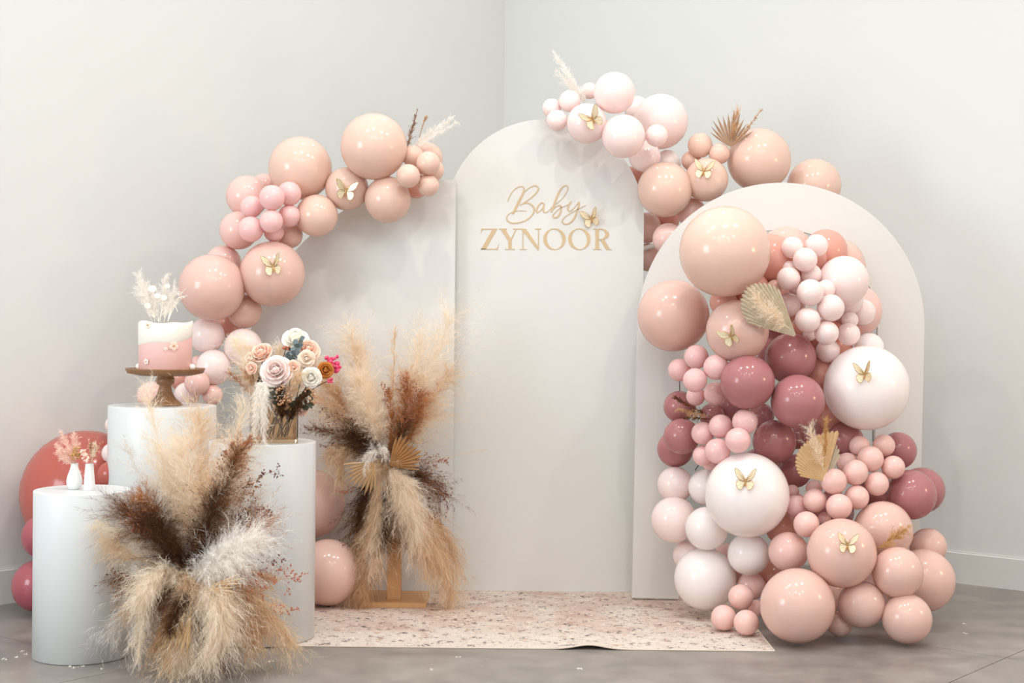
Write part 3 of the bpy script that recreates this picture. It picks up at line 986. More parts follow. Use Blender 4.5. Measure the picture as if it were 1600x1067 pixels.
  (1088, 557.5, 19, 6.18, 'rose', 'top mini pink balloon of the upper left pink bunch on the arch'),
  (1119, 573.6, 20, 6.14, 'rose', 'right mini pink balloon of the upper left bunch, touching a mauve balloon'),
  (1061.5, 578, 18, 6.28, 'rose', 'leftmost mini pink balloon of the upper left bunch on the arch leg'),
  (1086, 594, 19, 6.12, 'rose', 'front middle mini pink balloon of the upper left bunch'),
  (1118, 615, 18.5, 6.18, 'rose', 'lower right mini pink balloon of the upper left bunch'),
  (1087, 619, 15, 6.24, 'rose', 'lowest mini pink balloon of the upper left bunch, above dark grass'),
  (1061.5, 635.5, 25, 6.38, 'mauve', 'mauve balloon behind the dark grass tuft on the left leg'),
  (1113, 650, 20, 6.40, 'mauve', 'shaded mauve balloon right of the dark grass tuft'),
  (1065, 682, 28.5, 6.28, 'mauve', 'mauve balloon below the dark grass tuft at the left edge'),
  (1055, 701.5, 28.5, 6.40, 'mauve', 'mauve balloon behind another, lowest of the mauves at the left edge'),
  (1190, 650, 20, 6.38, 'mauve', 'shaded mauve balloon in the gap left of three mauve balloons'),
  (1210, 690, 34, 6.14, 'mauve', 'mauve balloon above the large white butterfly balloon on its right side'),
  (1242, 736, 26, 6.24, 'mauve', 'dark mauve balloon left of the small palm leaf with the tan tail'),
  (1245, 682, 20, 6.42, 'mauve', 'dark mauve balloon hidden behind the small palm leaf'),
  (1164, 659, 20, 6.08, 'rose', 'top right mini pink balloon of the bunch above the large white balloon'),
  (1126, 666, 18.7, 6.08, 'rose', 'top mini pink balloon of the bunch right of the dark grass tuft'),
  (1098, 677, 18, 6.14, 'rose', 'leftmost mini pink balloon of the bunch above the large white balloon'),
  (1153, 688, 20, 6.02, 'rose', 'front mini pink balloon touching the large white balloon from above'),
  (1121, 704.5, 20, 6.04, 'rose', 'mini pink balloon at the lower middle of the bunch above the white'),
  (1098, 712, 16, 6.16, 'rose', 'lower left mini pink balloon of the bunch above the large white balloon'),
  (1109, 722, 13, 6.20, 'rose', 'tiny pink balloon wedged against the top left of the large white one'),
  (1167, 773, 66, 6.00, 'white', 'very large white balloon with a pale gold butterfly, lower left of the arch'),
  (1055, 757, 28, 6.36, 'pale', 'pale balloon below the mauves at the left edge of the arch'),
  (1053, 812, 36, 6.30, 'pale', 'leftmost pale balloon low on the left leg of the arch'),
  (1103, 761, 28, 6.28, 'white', 'white balloon half hidden behind the left of the very large white one'),
  (1104.5, 825.5, 34, 6.14, 'white', 'white balloon under the lower left of the very large white one'),
  (1169.5, 865.6, 33, 6.08, 'white', 'white balloon directly below the very large white one'),
  (1075, 868, 24, 6.32, 'pale', 'pale balloon hidden behind a big pale one at the rug edge'),
  (1101.5, 904, 48.5, 6.18, 'white', 'large white balloon low beside the foot of the arch, above the rug'),
  (1157.6, 932.5, 20, 5.96, 'pink', 'top mini pink balloon of the three on the rug corner'),
  (1130.6, 965, 20, 5.95, 'pink', 'left mini pink balloon of the three on the rug corner'),
  (1166, 972.6, 20, 5.87, 'pink', 'right front mini pink balloon of the three on the rug corner'),
  (1174, 915, 22, 6.14, 'pink', 'shaded pink balloon behind the mini trio on the rug corner'),
  (1182, 950, 13, 6.02, 'pink', 'tiny pink balloon wedged between the mini trio and the biggest blush balloon'),
  (1246, 946, 58.5, 5.745, 'blush', 'biggest blush balloon on the floor at the rug corner'),
  (1315, 864, 54, 5.80, 'blush', 'large blush balloon with a gold butterfly in the lowest bunch'),
  (1231.5, 862, 31, 5.96, 'pink', 'pink balloon left of the lower gold butterfly balloon'),
  (1222, 826, 25, 6.16, 'salmon', 'shaded rosy balloon right of the very large white butterfly balloon'),
  (1380, 829, 46, 5.98, 'blush', 'blush balloon behind the golden grass tuft, lower right'),
  (1402.6, 894.5, 40, 5.78, 'blush', 'blush balloon under the golden grass tuft'),
  (1443, 907, 49, 6.02, 'blush', 'large blush balloon at the far right bottom of the arch'),
  (1450, 854, 29, 6.16, 'blush', 'blush balloon half hidden at the far right above the large one'),
  (1346.4, 944, 36.7, 5.92, 'blush', 'blush balloon low in the middle below the lower gold butterfly balloon'),
  (1417, 966.7, 39, 5.755, 'blush', 'blush balloon on the floor, lowest at the right'),
  (1312, 975, 20, 6.02, 'blush', 'shaded small blush balloon on the floor behind the biggest blush one'),
  (1424, 773, 39, 6.12, 'mauve', 'mauve balloon at the right edge below the right mini pink bunch'),
  (1440, 766, 36, 6.34, 'mauve', 'mauve balloon peeking out behind another at the far right'),
  (1403, 704, 29, 6.28, 'mauve', 'mauve balloon behind the top right of the right mini pink bunch'),
  (1321, 687, 28, 6.32, 'mauve', 'shaded mauve balloon right of the tan tail, under the large white one'),
  (1343, 697, 16.5, 6.14, 'pink', 'top left mini pink balloon of the right bunch'),
  (1381, 696, 17.5, 6.12, 'pink', 'top right mini pink balloon of the right bunch'),
  (1360, 717, 20.5, 6.02, 'pink', 'front mini pink balloon in the upper part of the right bunch'),
  (1324, 724, 17, 6.10, 'pink', 'mini pink balloon half hidden right of the small palm leaf'),
  (1336, 738, 20.3, 6.00, 'pink', 'mini pink balloon at the centre of the right bunch'),
  (1395.5, 730, 18.3, 6.06, 'pink', 'rightmost mini pink balloon, in front of a mauve one'),
  (1302.7, 752, 20.5, 5.98, 'pink', 'mini pink balloon right under the small palm leaf base'),
  (1370, 756, 18.8, 6.02, 'pink', 'mini pink balloon left of the right edge mauve balloon'),
  (1273, 782, 18.7, 5.98, 'pink', 'mini pink balloon in the lower left of the right bunch'),
  (1338.6, 777, 19.3, 5.98, 'pink', 'mini pink balloon in the lower right of the right bunch'),
  (1311, 791.6, 20.5, 5.92, 'pink', 'mini pink balloon resting on the lower gold butterfly balloon'),
  (1260, 819, 20.3, 5.90, 'pink', 'lowest mini pink balloon of the right bunch'),
  (1244, 790.5, 17.5, 6.04, 'rose', 'pinker mini balloon between the very large white one and right bunch'),
  (1272, 763, 13, 6.08, 'pink', 'tiny pink balloon left of the small palm leaf base'),
  (1288, 810, 10, 6.02, 'rose', 'tiny rose balloon in the gap over the lower gold butterfly balloon'),
  (1238, 768, 11, 6.12, 'pink', 'tiny pink balloon under the dark mauve one beside the small palm leaf')]),
]
B = []
for g, rows in BT:
    for r in rows:
        B.append((g,) + r)
NB = len(B)
bx = np.array([b[1] for b in B], float); by = np.array([b[2] for b in B], float)
br = np.array([b[3] for b in B], float); bd0 = np.array([b[4] for b in B], float)
bd = bd0.copy()

def limits():
    """furthest and nearest distance that keeps a balloon off floor, walls and panels"""
    hi = np.full(NB, 9.0); lo = np.full(NB, 4.0)
    for i, b in enumerate(B):
        x, y, r = bx[i], by[i], br[i]
        # floor
        for d in np.arange(8.0, 5.0, -0.01):
            if at(x, y, d).z >= px(r, d) * 1.0 + 0.006: break
        hi[i] = min(hi[i], d)
        # walls
        for d in np.arange(hi[i], 5.0, -0.01):
            p = at(x, y, d); rr = px(r, d) + 0.02
            if (p - KC).dot(NL) > rr and (p - KC).dot(NR) > rr: break
        hi[i] = min(hi[i], d)
        rr = px(r, 6.6)
        g = b[0]
        if g == GR:
            inside = (abs(x - 1217) + r < 149 and y > 511) or math.hypot(x - 1217, y - 511) + r < 149
            if not inside: hi[i] = min(hi[i], D_ARCH - rr - 0.004)
        if g == GN:
            # behind the arch where the outline overlaps it
            if math.hypot(x - 1217, y - 511) - r < 226 and y + r > 290: lo[i] = D_ARCH + 0.03 + rr + 0.004
            if x - r < 1004: lo[i] = max(lo[i], D_MID + 0.03 + rr + 0.004) if b[4] > 6.85 else lo[i]
        if g == GM:
            inm = (math.hypot(x - 851, y - 342) - r < 155 and y < 342) or (x - r < 1006 and y >= 342)
            if inm:
                if b[4] < D_MID: hi[i] = min(hi[i], D_MID - rr - 0.004)
                else: lo[i] = D_MID + 0.03 + rr + 0.004
        if g == GL:
            inl = x + r > 377 and x < 711 and (y > 613 or math.hypot(x - 709, y - 613) - r < 332)
            if inl:
                if b[4] < D_LEFT - 0.02: hi[i] = min(hi[i], D_LEFT - rr - 0.004)
        if b[6].startswith('peach balloon filling'):
            hi[i] = D_MID - rr - 0.002 + 0.06
    return lo, hi
blo, bhi = limits()
bd = np.clip(bd, blo, bhi)
I, J = np.triu_indices(NB, 1)
near = np.hypot(bx[I] - bx[J], by[I] - by[J]) < (br[I] + br[J])
I, J = I[near], J[near]
dxy = np.hypot(bx[I] - bx[J], by[I] - by[J])
front_i = bd0[I] <= bd0[J]
for it in range(400):
    dm = (bd[I] + bd[J]) / 2
    need = np.sqrt(np.maximum(0, (0.95 * (br[I] + br[J])) ** 2 - dxy ** 2)) * dm / FPX
    gap = np.where(front_i, bd[J] - bd[I], bd[I] - bd[J])
    lack = np.maximum(0, need - gap) * 0.3
    mv = np.zeros(NB)
    s = np.where(front_i, -1.0, 1.0)
    np.add.at(mv, I, s * lack * 0.62)
    np.add.at(mv, J, -s * lack * 0.62)
    bd = np.clip(bd + np.clip(mv, -0.04, 0.04) + 0.004 * (bd0 - bd), blo, bhi)

BO = {}
rnd = random.Random(3)
for i, b in enumerate(B):
    g, x, y, r, _, colr, label = b
    o = bpy.data.objects.new('balloon', BMESH[colr])
    COL.objects.link(o)
    p = at(x, y, bd[i])
    R = px(r, bd[i])
    o.location = p
    o.scale = (R, R, R * rnd.uniform(0.985, 1.02))
    # the neck points inwards, away from the viewer
    nv = Vector((rnd.uniform(-0.5, 0.5), 1.0, rnd.uniform(-0.5, 0.4))).normalized()
    o.rotation_euler = (-nv).to_track_quat('Z', 'Y').to_euler()
    tag(o, label, 'balloon', g)
    BO[label] = (p, R)

def find(key):
    for k, v in BO.items():
        if key in k: return v
    raise KeyError(key)

# ------------------------------------------------------------------ butterflies
def wing_outline(kind):
    if kind == 'fore':
        P = [(0.0, 0.0), (0.10, 0.22), (0.30, 0.50), (0.60, 0.78), (0.92, 0.92), (1.0, 0.84), (0.93, 0.60), (0.84, 0.36), (0.66, 0.16), (0.40, 0.03), (0.15, -0.03)]
    else:
        P = [(0.0, 0.0), (0.20, 0.02), (0.50, 0.03), (0.68, -0.08), (0.74, -0.30), (0.66, -0.55), (0.48, -0.70), (0.30, -0.66), (0.18, -0.46), (0.07, -0.22)]
    return [(q.x, q.y) for q in catmull([(a, b, 0) for a, b in P + [P[0]]], 4)[:-1]]

def wing(kind, side, flap, size, parent, openwork=False):
    P = wing_outline(kind)
    c, s = math.cos(flap), math.sin(flap)
    def pt(x, y, h=0.0):
        return Vector((side * (x * c - h * s), y, x * s + h * c)) * size
    n = len(P)
    th = 0.012
    vs = [pt(x, y, th) for x, y in P] + [pt(x, y, -th) for x, y in P]
    fs = [tuple(range(n)), tuple(range(2 * n - 1, n - 1, -1))] + [(i, i + n, (i + 1) % n + n, (i + 1) % n) for i in range(n)]
    w = py('forewing' if kind == 'fore' else 'hindwing', vs, fs, M_GOLD, parent)
    # raised rim and veins
    parts = [tube_geo([pt(x, y, 0.012) for x, y in P] + [pt(P[0][0], P[0][1], 0.012)], 0.021 * size, 4)]
    idx = range(4, n - 4, 5)
    for k in idx:
        x, y = P[k]
        parts.append(tube_geo([pt(0.03 * 1, y * 0.06, 0.015), pt(x * 0.55, y * 0.52, 0.02), pt(x * 0.97, y * 0.97, 0.012)], 0.013 * size, 3))
    v, f = merge(parts)
    py('wing_veins', v, f, M_GOLD_VEIN, w)
    return w

def butterfly(x, y, pos, normal, size_px, spin, label, flapL=0.5, flapR=0.95):
    d = pos.y
    e = thing('butterfly', pos + normal * 0.004, label, 'butterfly', 'gold paper butterflies')
    size = px(size_px * 0.84, d)
    up = Vector((math.sin(spin), 0, math.cos(spin)))
    up = (up - normal * up.dot(normal)).normalized()
    sx = up.cross(normal)
    e.matrix_world = Matrix.Translation(e.location) @ Matrix((sx, up, normal)).transposed().to_4x4()
    for s, fl in ((-1, flapL), (1, flapR)):
        wing('fore', s, fl, size, e)
        wing('hind', s, fl * 0.8, size, e)
    v, f = tube_geo([Vector((0, q, 0.03)) * size for q in (-0.42, -0.3, -0.1, 0.08, 0.17, 0.25)], [0.02 * size, 0.035 * size, 0.045 * size, 0.05 * size, 0.04 * size, 0.02 * size], 8)
    py('body', v, f, M_GOLD_VEIN, e)
    for s in (-1, 1):
        v, f = tube_geo([Vector((0, 0.22, 0.03)) * size, Vector((s * 0.1, 0.38, 0.06)) * size, Vector((s * 0.17, 0.45, 0.07)) * size], 0.008 * size, 3)
        py('antenna', v, f, M_GOLD_VEIN, e)
    return e

def on_balloon(key, x, y):
    C, R = find(key)
    o = Vector((0, 0, CAM_H)); dv = (at(x, y, 6.0) - o).normalized()
    oc = o - C
    b = oc.dot(dv); c = oc.dot(oc) - R * R
    disc = max(0, b * b - c)
    p = o + dv * (-b - math.sqrt(disc))
    return p, (p - C).normalized()

for (key, x, y, sz, spin, fl, fr, label) in [
    ('medium peach balloon with a pale gold', 541, 298, 22, 0.15, 0.35, 0.45, 'pale gold butterfly on a medium peach balloon of the left garland'),
    ('large blush balloon wearing', 427, 417, 23, -0.15, 0.4, 0.95, 'gold butterfly on the large blush balloon of the left garland'),
    ('pale balloon with a brown-edged', 925, 187, 23, -0.55, 0.35, 0.75, 'gold butterfly with brown edges on a pale balloon, middle panel top'),
    ('medium peach balloon with a gold butterfly', 1100, 268, 21, 0.1, 0.45, 0.4, 'shiny gold butterfly on a peach balloon above the hollow arch'),
    ('bright gold butterfly', 1143, 525, 22, -0.5, 0.25, 0.8, 'bright gold butterfly on the blush balloon beside the beige palm leaf'),
    ('silvery gold butterfly', 1351, 586, 23, -0.1, 0.55, 1.0, 'silvery gold butterfly on the very large white balloon at the right'),
    ('white balloon with a pale gold butterfly', 1165, 753, 24, 0.05, 0.45, 0.65, 'pale gold butterfly on the very large white balloon at lower left'),
    ('large blush balloon with a gold butterfly in', 1324, 852, 22, 0.1, 0.4, 0.6, 'gold butterfly on the large blush balloon of the lowest bunch')]:
    p, nrm = on_balloon(key, x, y)
    butterfly(x, y, p, nrm, sz, spin, label, fl, fr)
pm = at(924, 342, D_MID)
butterfly(924, 342, pm + Vector((0, -0.003, 0)), Vector((0, -1, 0)), 20, -0.25, 'pale gold butterfly stuck to the panel beside the handwritten word', 0.3, 0.9)

# ------------------------------------------------------------------ dried-flower materials
F_CREAM = fibre('pampas_cream', rgb(243, 224, 198), rgb(255, 248, 236))
F_BEIGE = fibre('pampas_beige', rgb(222, 190, 152), rgb(249, 230, 202))
F_TAN = fibre('pampas_tan', rgb(192, 150, 110), rgb(240, 210, 172))
F_WHITE = fibre('pampas_white', rgb(248, 242, 236), rgb(255, 254, 250))
F_BROWN = fibre('dyed_brown', rgb(92, 58, 38), rgb(168, 118, 82), 0.25)
F_DARK = fibre('dyed_dark', rgb(56, 36, 26), rgb(112, 76, 54), 0.15)
F_MID = fibre('dried_midbrown', rgb(128, 90, 68), rgb(196, 156, 128), 0.3)
F_RUST = fibre('dyed_rust', rgb(168, 104, 56), rgb(222, 162, 108), 0.3)
F_GREY = fibre('grey_wisp', rgb(222, 214, 208), rgb(250, 246, 240))
F_PINK = fibre('pink_tail', rgb(250, 216, 204), rgb(255, 240, 230))
F_GOLDEN = fibre('golden_grass', rgb(196, 148, 84), rgb(236, 204, 150))
M_SPRIG_RUST = mat('rust_sprig', rgb(158, 98, 66), 0.8, var=0.25, scale=60)
M_SPRIG_MAROON = mat('maroon_sprig', rgb(112, 62, 48), 0.8, var=0.3, scale=60)
M_SPRIG_RED = mat('red_sprig', rgb(190, 112, 86), 0.8, var=0.25, scale=60)
M_PALM = mat('dried_palm', rgb(206, 172, 128), 0.6, var=0.15, scale=25)
M_PALM_TAN = mat('dried_palm_tan', rgb(184, 138, 88), 0.6, var=0.18, scale=25)
M_PALM_GREY = mat('dried_palm_grey', rgb(198, 184, 160), 0.6, var=0.18, scale=40)
M_PALM_BROWN = mat('dried_palm_brown', rgb(170, 138, 112), 0.6, var=0.18, scale=30)
M_ROSE = mat('blush_petal', rgb(247, 230, 225), 0.55, var=0.06, scale=18)
M_ROSE_CREAM = mat('cream_petal', rgb(244, 228, 212), 0.55, var=0.05, scale=18)
M_ROSE_WHITE = mat('white_petal', rgb(246, 242, 232), 0.55, var=0.04, scale=18)
M_ROSE_PEACH = mat('peach_petal', rgb(246, 214, 196), 0.55, var=0.06, scale=18)
M_ROSE_OCHRE = mat('ochre_petal', rgb(200, 128, 52), 0.6, var=0.2, scale=24)
M_HOTPINK = mat('hot_pink_floret', rgb(232, 74, 116), 0.5, var=0.15, scale=40)
M_DRYROSE = mat('dried_brown_petal', rgb(112, 74, 54), 0.7, var=0.25, scale=30)
M_EUC = mat('eucalyptus_leaf', rgb(104, 118, 120), 0.5, var=0.15, scale=20)
M_LEAF = mat('dark_leaf', rgb(62, 66, 48), 0.5, var=0.25, scale=20)
M_STEM = mat('green_brown_stem', rgb(96, 84, 52), 0.6, var=0.2, scale=30)
M_BERRY = mat('brown_berry', rgb(190, 140, 104), 0.5, var=0.3, scale=60)
M_BUD = mat('ochre_bud', rgb(196, 150, 92), 0.7, var=0.25, scale=60)

# ------------------------------------------------------------------ arrangement in front of the plinths
def stuffing(o):
    o['kind'] = 'stuff'
    return o
fa = thing('dried_flower_arrangement', at(300, 1010, 5.20), 'big dried pampas arrangement on the concrete floor between the white plinths', 'dried flowers')
fa.location.z = 0
d = 5.20
PLA = [
 # control points (px x, px y, distance), width px, fibres, material, extras
 ([(300, 890, d), (262, 780, d + .02), (231, 608, d + .10)], 32, 2400, F_CREAM, dict(angle=.32, droop=.12)),
 ([(305, 890, d), (318, 760, d + .05), (312, 655, d + .08)], 58, 3600, F_BEIGE, dict(angle=.45, droop=.2)),
 ([(310, 890, d), (340, 770, d + .02), (384, 632, d + .10)], 46, 2000, F_CREAM, dict(angle=.36, droop=.15)),
 ([(305, 880, d - .03), (300, 790, d - .06), (282, 690, d - .02)], 50, 3200, F_CREAM, dict(angle=.45, droop=.15)),
 ([(312, 880, d - .04), (345, 800, d - .06), (372, 715, d)], 48, 2800, F_BEIGE, dict(angle=.45, droop=.2)),
 ([(318, 870, d - .08), (330, 810, d - .1), (350, 755, d - .08)], 38, 2400, F_CREAM, dict(angle=.42, droop=.2)),
 ([(300, 890, d), (255, 800, d), (198, 705, d + .05)], 36, 1500, F_GREY, dict(angle=.4, droop=.1)),
 ([(300, 885, d), (240, 830, d - .03), (196, 796, d)], 46, 3600, F_BROWN, dict(angle=.6, droop=.05, curl=.25)),
 ([(295, 890, d - .05), (255, 845, d - .09), (232, 812, d - .08)], 50, 3200, F_DARK, dict(angle=.75, droop=.05, curl=.3)),
 ([(300, 885, d - .02), (245, 800, d - .03), (222, 778, d - .03)], 26, 1500, F_RUST, dict(angle=.5, droop=.05, curl=.2, t0=.5)),
 ([(312, 880, d - .08), (338, 800, d - .12), (372, 705, d - .08)], 30, 3200, F_BROWN, dict(angle=.55, droop=.1, curl=.25)),
 ([(310, 885, d - .1), (322, 830, d - .18), (340, 770, d - .16)], 30, 2800, F_DARK, dict(angle=.6, droop=.05, curl=.3)),
 ([(318, 860, d), (350, 770, d - .02), (382, 690, d)], 26, 1900, F_RUST, dict(angle=.5, droop=.1, curl=.2, t0=.35)),
 ([(310, 885, d - .04), (360, 845, d - .06), (412, 815, d - .03)], 34, 2400, F_RUST, dict(angle=.5, droop=.1, curl=.2)),
 ([(310, 880, d - .03), (350, 830, d - .07), (385, 800, d - .05)], 30, 2000, F_BROWN, dict(angle=.6, droop=.1, curl=.25)),
 ([(285, 885, d), (220, 845, d), (158, 822, d + .02)], 32, 1900, F_CREAM, dict(angle=.42, droop=.25)),
 ([(280, 890, d), (215, 880, d), (170, 850, d)], 30, 1500, F_BEIGE, dict(angle=.45, droop=.3)),
 ([(275, 905, d), (215, 915, d - .02), (185, 905, d)], 26, 1600, F_BROWN, dict(angle=.6, droop=.3, curl=.25)),
 ([(275, 910, d), (205, 930, d), (172, 985, d)], 30, 1500, F_GREY, dict(angle=.4, droop=.4)),
 ([(280, 910, d - .03), (225, 930, d - .04), (200, 955, d - .02)], 28, 1500, F_TAN, dict(angle=.5, droop=.4)),
 ([(292, 905, d - .1), (340, 870, d - .2), (395, 838, d - .17)], 46, 4600, F_WHITE, dict(angle=.7, droop=.25, tip=.6)),
 ([(297, 902, d - .1), (330, 885, d - .18), (352, 868, d - .18)], 36, 2200, F_WHITE, dict(angle=.8, droop=.3, tip=.7)),
 ([(305, 915, d - .08), (215, 845, d - .18), (218, 1022, d - .15)], 27, 3600, F_CREAM, dict(angle=.5, droop=.55)),
 ([(300, 910, d - .1), (245, 875, d - .19), (228, 925, d - .18)], 34, 3000, F_CREAM, dict(angle=.7, droop=.5, tip=.6)),
 ([(308, 912, d - .1), (362, 905, d - .22), (325, 1030, d - .18)], 40, 4600, F_CREAM, dict(angle=.55, droop=.5)),
 ([(305, 915, d - .1), (345, 905, d - .22), (352, 985, d - .2)], 34, 3200, F_CREAM, dict(angle=.6, droop=.5)),
 ([(300, 920, d - .08), (290, 980, d - .16), (288, 1046, d - .14)], 34, 3000, F_CREAM, dict(angle=.5, droop=.5)),
 ([(298, 915, d - .06), (262, 950, d - .12), (250, 1008, d - .1)], 32, 2600, F_TAN, dict(angle=.55, droop=.5)),
 ([(302, 915, d - .12), (278, 945, d - .22), (262, 985, d - .22)], 20, 2000, F_DARK, dict(angle=.65, droop=.3, curl=.3)),
 ([(302, 920, d - .05), (330, 985, d - .1), (338, 1040, d - .08)], 28, 2200, F_BROWN, dict(angle=.55, droop=.5, curl=.25)),
 ([(310, 910, d - .06), (385, 900, d - .12), (452, 1000, d - .02)], 40, 3600, F_BEIGE, dict(angle=.45, droop=.4)),
 ([(310, 905, d - .05), (370, 900, d - .1), (405, 985, d - .08)], 40, 3200, F_TAN, dict(angle=.5, droop=.4)),
 ([(312, 905, d - .05), (370, 885, d - .1), (420, 905, d - .05)], 28, 2000, F_TAN, dict(angle=.5, droop=.3)),
 ([(298, 930, d - .1), (265, 1000, d - .16), (262, 1035, d - .16)], 26, 1600, F_BEIGE, dict(angle=.5, droop=.3)),
 ([(300, 892, d), (285, 880, d - .08), (268, 868, d - .12)], 34, 2400, F_DARK, dict(angle=.9, droop=.1, curl=.3, tip=.8)),
 ([(302, 895, d), (300, 905, d - .1), (296, 912, d - .17)], 30, 2400, F_BEIGE, dict(angle=1.0, droop=.3, curl=.25, tip=.8)),
 ([(300, 885, d), (312, 862, d - .07), (318, 840, d - .1)], 30, 2000, F_DARK, dict(angle=.8, droop=.1, curl=.3, tip=.8)),
 ([(304, 905, d), (318, 925, d - .12), (322, 940, d - .16)], 32, 2400, F_CREAM, dict(angle=.9, droop=.4, curl=.25, tip=.8)),
 ([(296, 905, d), (270, 925, d - .1), (248, 935, d - .12)], 30, 2200, F_BROWN, dict(angle=.8, droop=.3, curl=.3, tip=.7)),
 ([(304, 870, d - .02), (316, 815, d - .04), (330, 760, d - .03)], 44, 3400, F_BEIGE, dict(angle=.5, droop=.2)),
 ([(300, 870, d + .02), (285, 800, d + .03), (262, 720, d + .06)], 44, 3000, F_CREAM, dict(angle=.45, droop=.15)),
 ([(308, 905, d - .04), (352, 940, d - .08), (392, 1000, d - .05)], 38, 3000, F_BEIGE, dict(angle=.5, droop=.4)),
]
for ctrl, w, n, m, kw in PLA:
    plume('pampas_plume', ctrl, w, n, m, fa, **kw)
for q in [((290, 955), (262, 1018), 16), ((298, 960), (282, 1024), 16), ((330, 915), (385, 902), 20), ((322, 920), (372, 925), 18)]:
    palm_fan('dried_leaf', q[0], q[1], d - .2, 26, 3, M_PALM, fa, split=.45, dome=.2)
for (ctrl, sp, m, br_, bu, sd) in [
    ([(340, 890, d - .06), (400, 905, d - .1), (472, 905, d - .04)], 46, M_SPRIG_RED, 20, 7, 1),
    ([(345, 895, d - .08), (410, 930, d - .12), (468, 955, d - .06)], 34, M_SPRIG_RED, 14, 6, 2),
    ([(350, 890, d - .07), (400, 890, d - .1), (440, 870, d - .06)], 30, M_SPRIG_MAROON, 12, 6, 3),
    ([(350, 790, d - .04), (390, 745, d - .05), (438, 733, d)], 24, M_SPRIG_MAROON, 14, 6, 4),
    ([(350, 810, d - .04), (385, 770, d - .05), (400, 758, d)], 26, M_SPRIG_RUST, 12, 6, 5),
    ([(340, 800, d - .02), (365, 730, d - .04), (388, 690, d)], 34, M_SPRIG_RUST, 22, 8, 6),
    ([(335, 810, d - .03), (355, 730, d - .05), (362, 692, d)], 28, M_SPRIG_RUST, 16, 8, 7),
    ([(350, 840, d - .05), (390, 810, d - .07), (424, 800, d)], 30, M_SPRIG_MAROON, 16, 7, 8),
    ([(270, 840, d - .05), (235, 805, d - .07), (222, 782, d - .03)], 34, M_SPRIG_RUST, 24, 8, 9),
    ([(265, 850, d - .06), (225, 820, d - .08), (204, 812, d - .03)], 34, M_SPRIG_RUST, 24, 8, 10),
    ([(270, 900, d - .04), (215, 905, d - .06), (168, 898, d)], 26, M_SPRIG_MAROON, 14, 6, 11),
    ([(270, 910, d - .04), (225, 925, d - .06), (180, 930, d)], 24, M_SPRIG_RUST, 14, 6, 12),
    ([(330, 960, d - .02), (355, 985, d), (385, 1005, d)], 26, M_SPRIG_MAROON, 14, 3, 13)]:
    sprig('dried_sprig', ctrl, sp, m, fa, br_, bu, 0.0046, sd, twig=0.0006)
# the wrapped bundle of stems that carries it
v, f = tube_geo([at(300, 905, d + .02), at(302, 960, d + .03), Vector((at(302, 1000, d + .03).x, d + .03, 0.0))], [0.035, 0.03, 0.04], 12)
py('stem_bundle', [Vector(q) - fa.location for q in v], f, M_STEM, fa)
F_ = at(367, 668, d)
